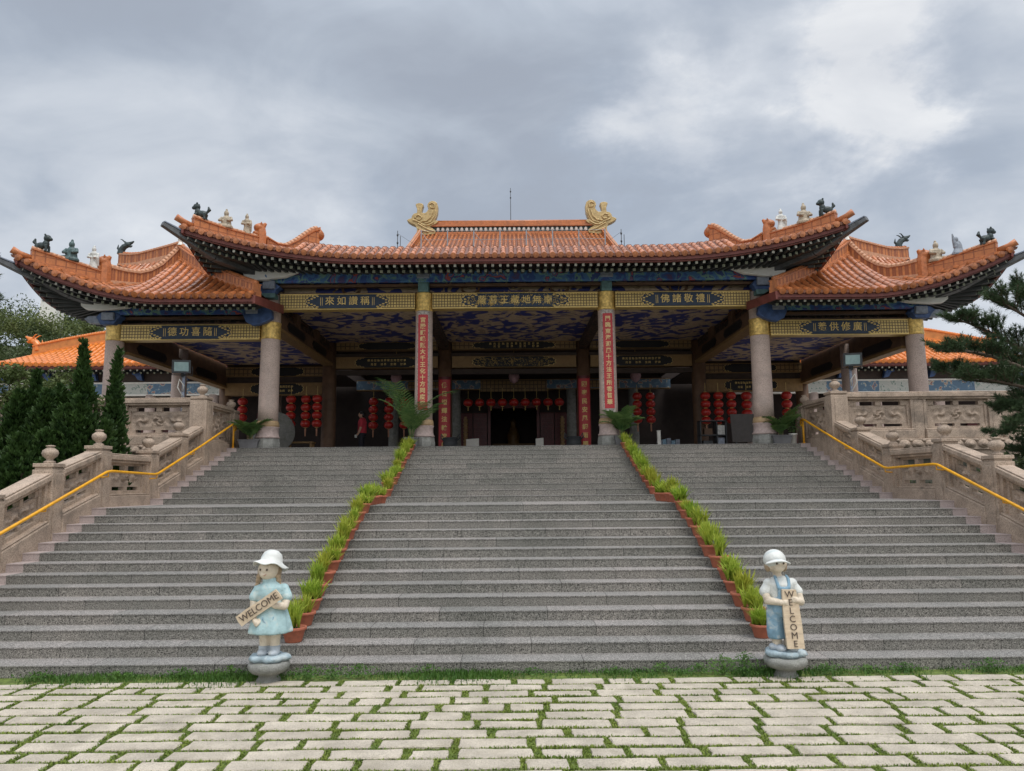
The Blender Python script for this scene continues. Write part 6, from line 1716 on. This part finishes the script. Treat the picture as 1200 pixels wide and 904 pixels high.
# hill with wood behind the left gallery
def hill_z(x, y): return 20.5*math.exp(-((x+66)/34)**2-((y-96)/34)**2)
b = MB(); b.smooth = True
b.grid(lambda u, v: (lerp(-150, 0, u), lerp(38, 170, v), hill_z(lerp(-150, 0, u), lerp(38, 170, v))-.04), 40, 40)
struct(b.build('hill', mat('hill_ground', (.05, .06, .025), .9, .3, .3)))
def leafy_tree(x, y, h, w, label, seed, m, bare=False, n=2300):
    r = random.Random(seed); z0 = hill_z(x, y); th = root('hill_tree', (x, y, z0), label, 'tree', 'trees on the hill')
    b = MB(); ends = []
    b.tube([(x, y, z0-.3), (x+.1*w, y, z0+h*.3), (x, y, z0+h*.7)], [h*.03, h*.022, h*.008], 7)
    for i in range(16 if bare else 11):
        az = i*2.4+r.uniform(-.4, .4); t = r.uniform(.2, .65); p = Vector((x+.05*w, y, z0+h*t)); L = w*r.uniform(.6, 1.05)
        q = p+Vector((math.cos(az)*L*.6, math.sin(az)*L*.6, h*.14)); e = p+Vector((math.cos(az)*L, math.sin(az)*L, h*r.uniform(.16, .38)))
        b.tube([p, q, e], [h*.011, h*.007, h*.002], 5); ends += [(q, .3), (e, .42)]
        if bare:
            for _ in range(14):
                s = q.lerp(e, r.random()); f = Vector((r.gauss(0, 1), r.gauss(0, 1), abs(r.gauss(.6, .7)))).normalized()*w*r.uniform(.2, .5)
                b.tube([s, s+f*.6+Vector((0, 0, .1)), s+f], [h*.004, h*.003, h*.0012], 4)
    b.build('trunk', M_fgrey if bare else M_bark, th)
    ends.append((Vector((x, y, z0+h*.82)), .42))
    b = MB()
    for _ in range(n//16 if bare else n):
        p, q = r.choice(ends); v = Vector((r.gauss(0, 1), r.gauss(0, 1), r.gauss(0, .8))).normalized()*w*q*r.random()**.45
        leaf_quad(b, p+v, h*r.uniform(.02, .042), r)
    b.build('crown', m, th, recalc=False)
r_ = random.Random(31)
KIND = ['dark leafy tree', 'yellowish green leafy tree', 'mid green bushy tree']
specs = [(-46, 62, 7, 3.4, 1), (-41.5, 60, 6.2, 3.0, 0), (-51, 72, 7.5, 4, 2), (-55, 84, 7, 4.2, 1), (-47, 80, 7.5, 4, 0), (-60, 96, 6.5, 4, 2), (-51.8, 82, 6.4, 3.2, 0), (-52, 92, 7.5, 4, 1), (-43, 72, 6, 3.4, 2), (-38, 66, 6, 3.2, 0), (-65, 92, 6, 4, 0), (-36, 57, 6.5, 3.0, 1)]
WH = ['at the far left edge of the hillside', 'low on the hillside near the gallery roof', 'in the middle of the hillside', 'high on the hill below the skyline', 'behind the bare trees under the roof tip', 'on the hill skyline at the far left', 'just in front of the small white house', 'on the hill skyline right of centre', 'low behind the bare grey tree', 'lowest on the hill beside the gallery ridge', 'on the crest beyond the left edge', 'closest to the gallery roof dragon']
for i, (x, y, h, w, k) in enumerate(specs):
    leafy_tree(x, y, h*.8, w, KIND[k]+' '+WH[i], 40+i, [M_fhilld, M_fhill, M_fhilld][k] if k != 1 else M_fhill, n=5200)
leafy_tree(-33.5, 55, 7.8, 3.2, 'bare grey branched tree just left of the gilded column capital', 71, M_fgrey, True)
leafy_tree(-37.5, 54, 6.8, 2.8, 'bare grey twiggy tree above the left gallery ridge', 72, M_fgrey, True)
leafy_tree(-42.5, 56, 6.2, 2.6, 'bare pale tree further left on the lower hillside', 73, M_fgrey, True)
b = MB()
for _ in range(16000):
    x, y = r_.uniform(-95, -26), r_.uniform(50, 104)
    z = hill_z(x, y)
    if z < .8: continue
    k = noise.noise(Vector((x*.16, y*.16, 2)))
    leaf_quad(b, Vector((x, y, z+r_.random()**1.3*(2.2+3.0*max(0, k)))), r_.uniform(.16, .36), r_)
struct(b.build('hillside_undergrowth', M_fhilld, recalc=False), 'stuff')
th = root('hill_house', (-54.8, 88, hill_z(-54.8, 88)), 'small white house among the trees high on the left hill', 'house')
z = 23.7
b = MB(); b.box(-55.8, -53.9, 86, 87.6, z-6, z+1.3); b.build('wall', M_white, th)
b = MB(); b.prism([(-1.2, 0), (1.2, 0), (.95, .35), (-.95, .35)], (-54.8, 85.7, z+1.3), (1, 0, 0), (0, 0, 1), (0, 2.2, 0)); b.build('roof', M_lilac, th)
for x in (-55.35, -54.25):
    b = MB(); b.box(x-.22, x+.22, 85.95, 85.999, z+.45, z+1.0); b.build('window', M_darkst, th)

# ------------------------------------------------------------------ sky and light
SUN_EL, SUN_AZ = R(66), R(138)            # azimuth measured from +y towards +x
w = bpy.data.worlds.new('World'); SC.world = w; w.use_nodes = True
nt = w.node_tree; nt.nodes.clear()
out = N(nt, 'ShaderNodeOutputWorld')
sky = N(nt, 'ShaderNodeTexSky'); sky.sky_type = 'NISHITA'; sky.sun_disc = False; sky.sun_elevation = SUN_EL; sky.sun_rotation = SUN_AZ
b1 = N(nt, 'ShaderNodeBackground'); b1.inputs['Strength'].default_value = .09; nt.links.new(sky.outputs[0], b1.inputs['Color'])
tc = N(nt, 'ShaderNodeTexCoord'); sep = N(nt, 'ShaderNodeSeparateXYZ'); nt.links.new(tc.outputs['Generated'], sep.inputs[0])
def M(op, a, c=None, clamp=False):
    n = N(nt, 'ShaderNodeMath', operation=op); n.use_clamp = clamp
    for i, v in enumerate((a, c)):
        if v is None: continue
        if isinstance(v, (int, float)): n.inputs[i].default_value = v
        else: nt.links.new(v, n.inputs[i])
    return n.outputs[0]
zc = M('MAXIMUM', sep.outputs[2], 0.0)
den = M('ADD', zc, .33)
cx = M('DIVIDE', sep.outputs[0], den); cy = M('DIVIDE', sep.outputs[1], den)
cv = N(nt, 'ShaderNodeCombineXYZ'); nt.links.new(cx, cv.inputs[0]); nt.links.new(cy, cv.inputs[1])
def cloud(scale, detail, rough, dist, off, st=(1, 1, 1), rot=0):
    mp = N(nt, 'ShaderNodeMapping'); mp.inputs['Location'].default_value = off; mp.inputs['Scale'].default_value = st; mp.inputs['Rotation'].default_value = (0, 0, rot)
    nt.links.new(cv.outputs[0], mp.inputs['Vector'])
    n = N(nt, 'ShaderNodeTexNoise'); n.inputs['Scale'].default_value = scale; n.inputs['Detail'].default_value = detail; n.inputs['Roughness'].default_value = rough; n.inputs['Distortion'].default_value = dist
    nt.links.new(mp.outputs[0], n.inputs['Vector']); return n.outputs['Fac']
n1 = cloud(1.15, 6, .5, .35, (3.1, 1.7, 0), (1, 1.25, 1), .7)
n2 = cloud(3.6, 6, .55, .5, (7.3, 2.2, 0), (1, 1.3, 1), .7)
base = M('ADD', M('MULTIPLY', n1, .62), M('MULTIPLY', n2, .30))
base = M('ADD', base, .03)
jn = N(nt, 'ShaderNodeTexNoise'); jn.inputs['Scale'].default_value = 5; jn.inputs['Detail'].default_value = 6; jn.inputs['Roughness'].default_value = .6; nt.links.new(cv.outputs[0], jn.inputs['Vector'])
jv = N(nt, 'ShaderNodeVectorMath', operation='MULTIPLY_ADD'); nt.links.new(jn.outputs['Color'], jv.inputs[0]); jv.inputs[1].default_value = (.34, .34, .34); jv.inputs[2].default_value = (-.17, -.17, -.17)
ja = N(nt, 'ShaderNodeVectorMath', operation='ADD'); nt.links.new(tc.outputs['Generated'], ja.inputs[0]); nt.links.new(jv.outputs[0], ja.inputs[1])
jd = N(nt, 'ShaderNodeVectorMath', operation='NORMALIZE'); nt.links.new(ja.outputs[0], jd.inputs[0])
def spot(d, p, k):
    """a ragged thin (k > 0) or thick (k < 0) place in the cloud sheet around a world direction"""
    d = Vector(d).normalized(); v = N(nt, 'ShaderNodeVectorMath', operation='DOT_PRODUCT')
    nt.links.new(jd.outputs[0], v.inputs[0]); v.inputs[1].default_value = d
    return M('MULTIPLY', M('POWER', M('MAXIMUM', v.outputs['Value'], 0.0), p), k)
fac = base
for d, p, k in (((.412, .806, .426), 300, .22), ((.188, .877, .443), 320, .19), ((.29, .835, .46), 200, .08), ((.437, .75, .496), 240, .16), ((.52, .72, .45), 20, .05),
                ((-.037, .882, .47), 60, -.035), ((.503, .764, .404), 300, -.06), ((.317, .847, .427), 300, -.06), ((-.255, .901, .35), 200, .08), ((-.1, .8, .6), 30, -.03)):
    fac = M('ADD', fac, spot(d, p, k))
rp = ramp(nt, [(.33, (.47, .51, .575)), (.44, (.51, .565, .645)), (.52, (.585, .635, .71)), (.61, (.72, .76, .82)), (.71, (.91, .925, .945))])
nt.links.new(fac, rp.inputs['Fac'])
# overcast skies are brightest overhead
zen = N(nt, 'ShaderNodeMapRange'); zen.interpolation_type = 'SMOOTHSTEP'
zen.inputs['From Min'].default_value = .52; zen.inputs['From Max'].default_value = .95; zen.inputs['To Min'].default_value = 1.0; zen.inputs['To Max'].default_value = 2.6
nt.links.new(sep.outputs[2], zen.inputs['Value'])
b2 = N(nt, 'ShaderNodeBackground'); nt.links.new(rp.outputs['Color'], b2.inputs['Color']); nt.links.new(zen.outputs[0], b2.inputs['Strength'])
# added warm fill light: unseen sky behind the camera, brightened for the front faces
back = N(nt, 'ShaderNodeMapRange'); back.interpolation_type = 'SMOOTHSTEP'
back.inputs['From Min'].default_value = .15; back.inputs['From Max'].default_value = -.7; back.inputs['To Min'].default_value = 0; back.inputs['To Max'].default_value = .45
nt.links.new(sep.outputs[1], back.inputs['Value'])
b3 = N(nt, 'ShaderNodeBackground'); b3.inputs['Color'].default_value = (1, .95, .87, 1); nt.links.new(back.outputs[0], b3.inputs['Strength'])
adds = N(nt, 'ShaderNodeAddShader')
mixs = N(nt, 'ShaderNodeMixShader')
mr = N(nt, 'ShaderNodeMapRange'); mr.inputs['From Min'].default_value = .40; mr.inputs['From Max'].default_value = .52; mr.inputs['To Min'].default_value = .72; mr.inputs['To Max'].default_value = .96
nt.links.new(base, mr.inputs['Value']); nt.links.new(mr.outputs[0], mixs.inputs[0])
nt.links.new(b1.outputs[0], mixs.inputs[1]); nt.links.new(b2.outputs[0], mixs.inputs[2]); nt.links.new(mixs.outputs[0], adds.inputs[0]); nt.links.new(b3.outputs[0], adds.inputs[1]); nt.links.new(adds.outputs[0], out.inputs['Surface'])

sd = bpy.data.lights.new('Sun', 'SUN'); sd.energy = 1.9; sd.angle = R(25); sd.color = (1, .955, .89)
so = bpy.data.objects.new('Sun', sd); COL.objects.link(so); so.location = (10, -10, 30)
dirv = Vector((math.sin(SUN_AZ)*math.cos(SUN_EL), math.cos(SUN_AZ)*math.cos(SUN_EL), math.sin(SUN_EL)))
so.rotation_euler = dirv.to_track_quat('Z', 'Y').to_euler()

# ------------------------------------------------------------------ camera
cd = bpy.data.cameras.new('Camera'); cam = bpy.data.objects.new('Camera', cd); COL.objects.link(cam); SC.camera = cam
cd.sensor_fit = 'HORIZONTAL'; cd.sensor_width = 36; cd.lens = 36*865/1200; cd.clip_start = .05; cd.clip_end = 2000
cam.location = (0, 0, 2.02)
# looking along +y, turned a touch right, pitched up, rolled clockwise half a degree
cam.rotation_euler = (Matrix.Rotation(R(-.2), 4, 'Z') @ Matrix.Rotation(R(90+7.64), 4, 'X') @ Matrix.Rotation(R(-.5), 4, 'Z')).to_euler()
vs = SC.view_settings
vs.view_transform = 'Standard'; vs.look = 'None'; vs.exposure = 0.0; vs.gamma = 1.0; vs.use_curve_mapping = False
SC.cycles.max_bounces = 6
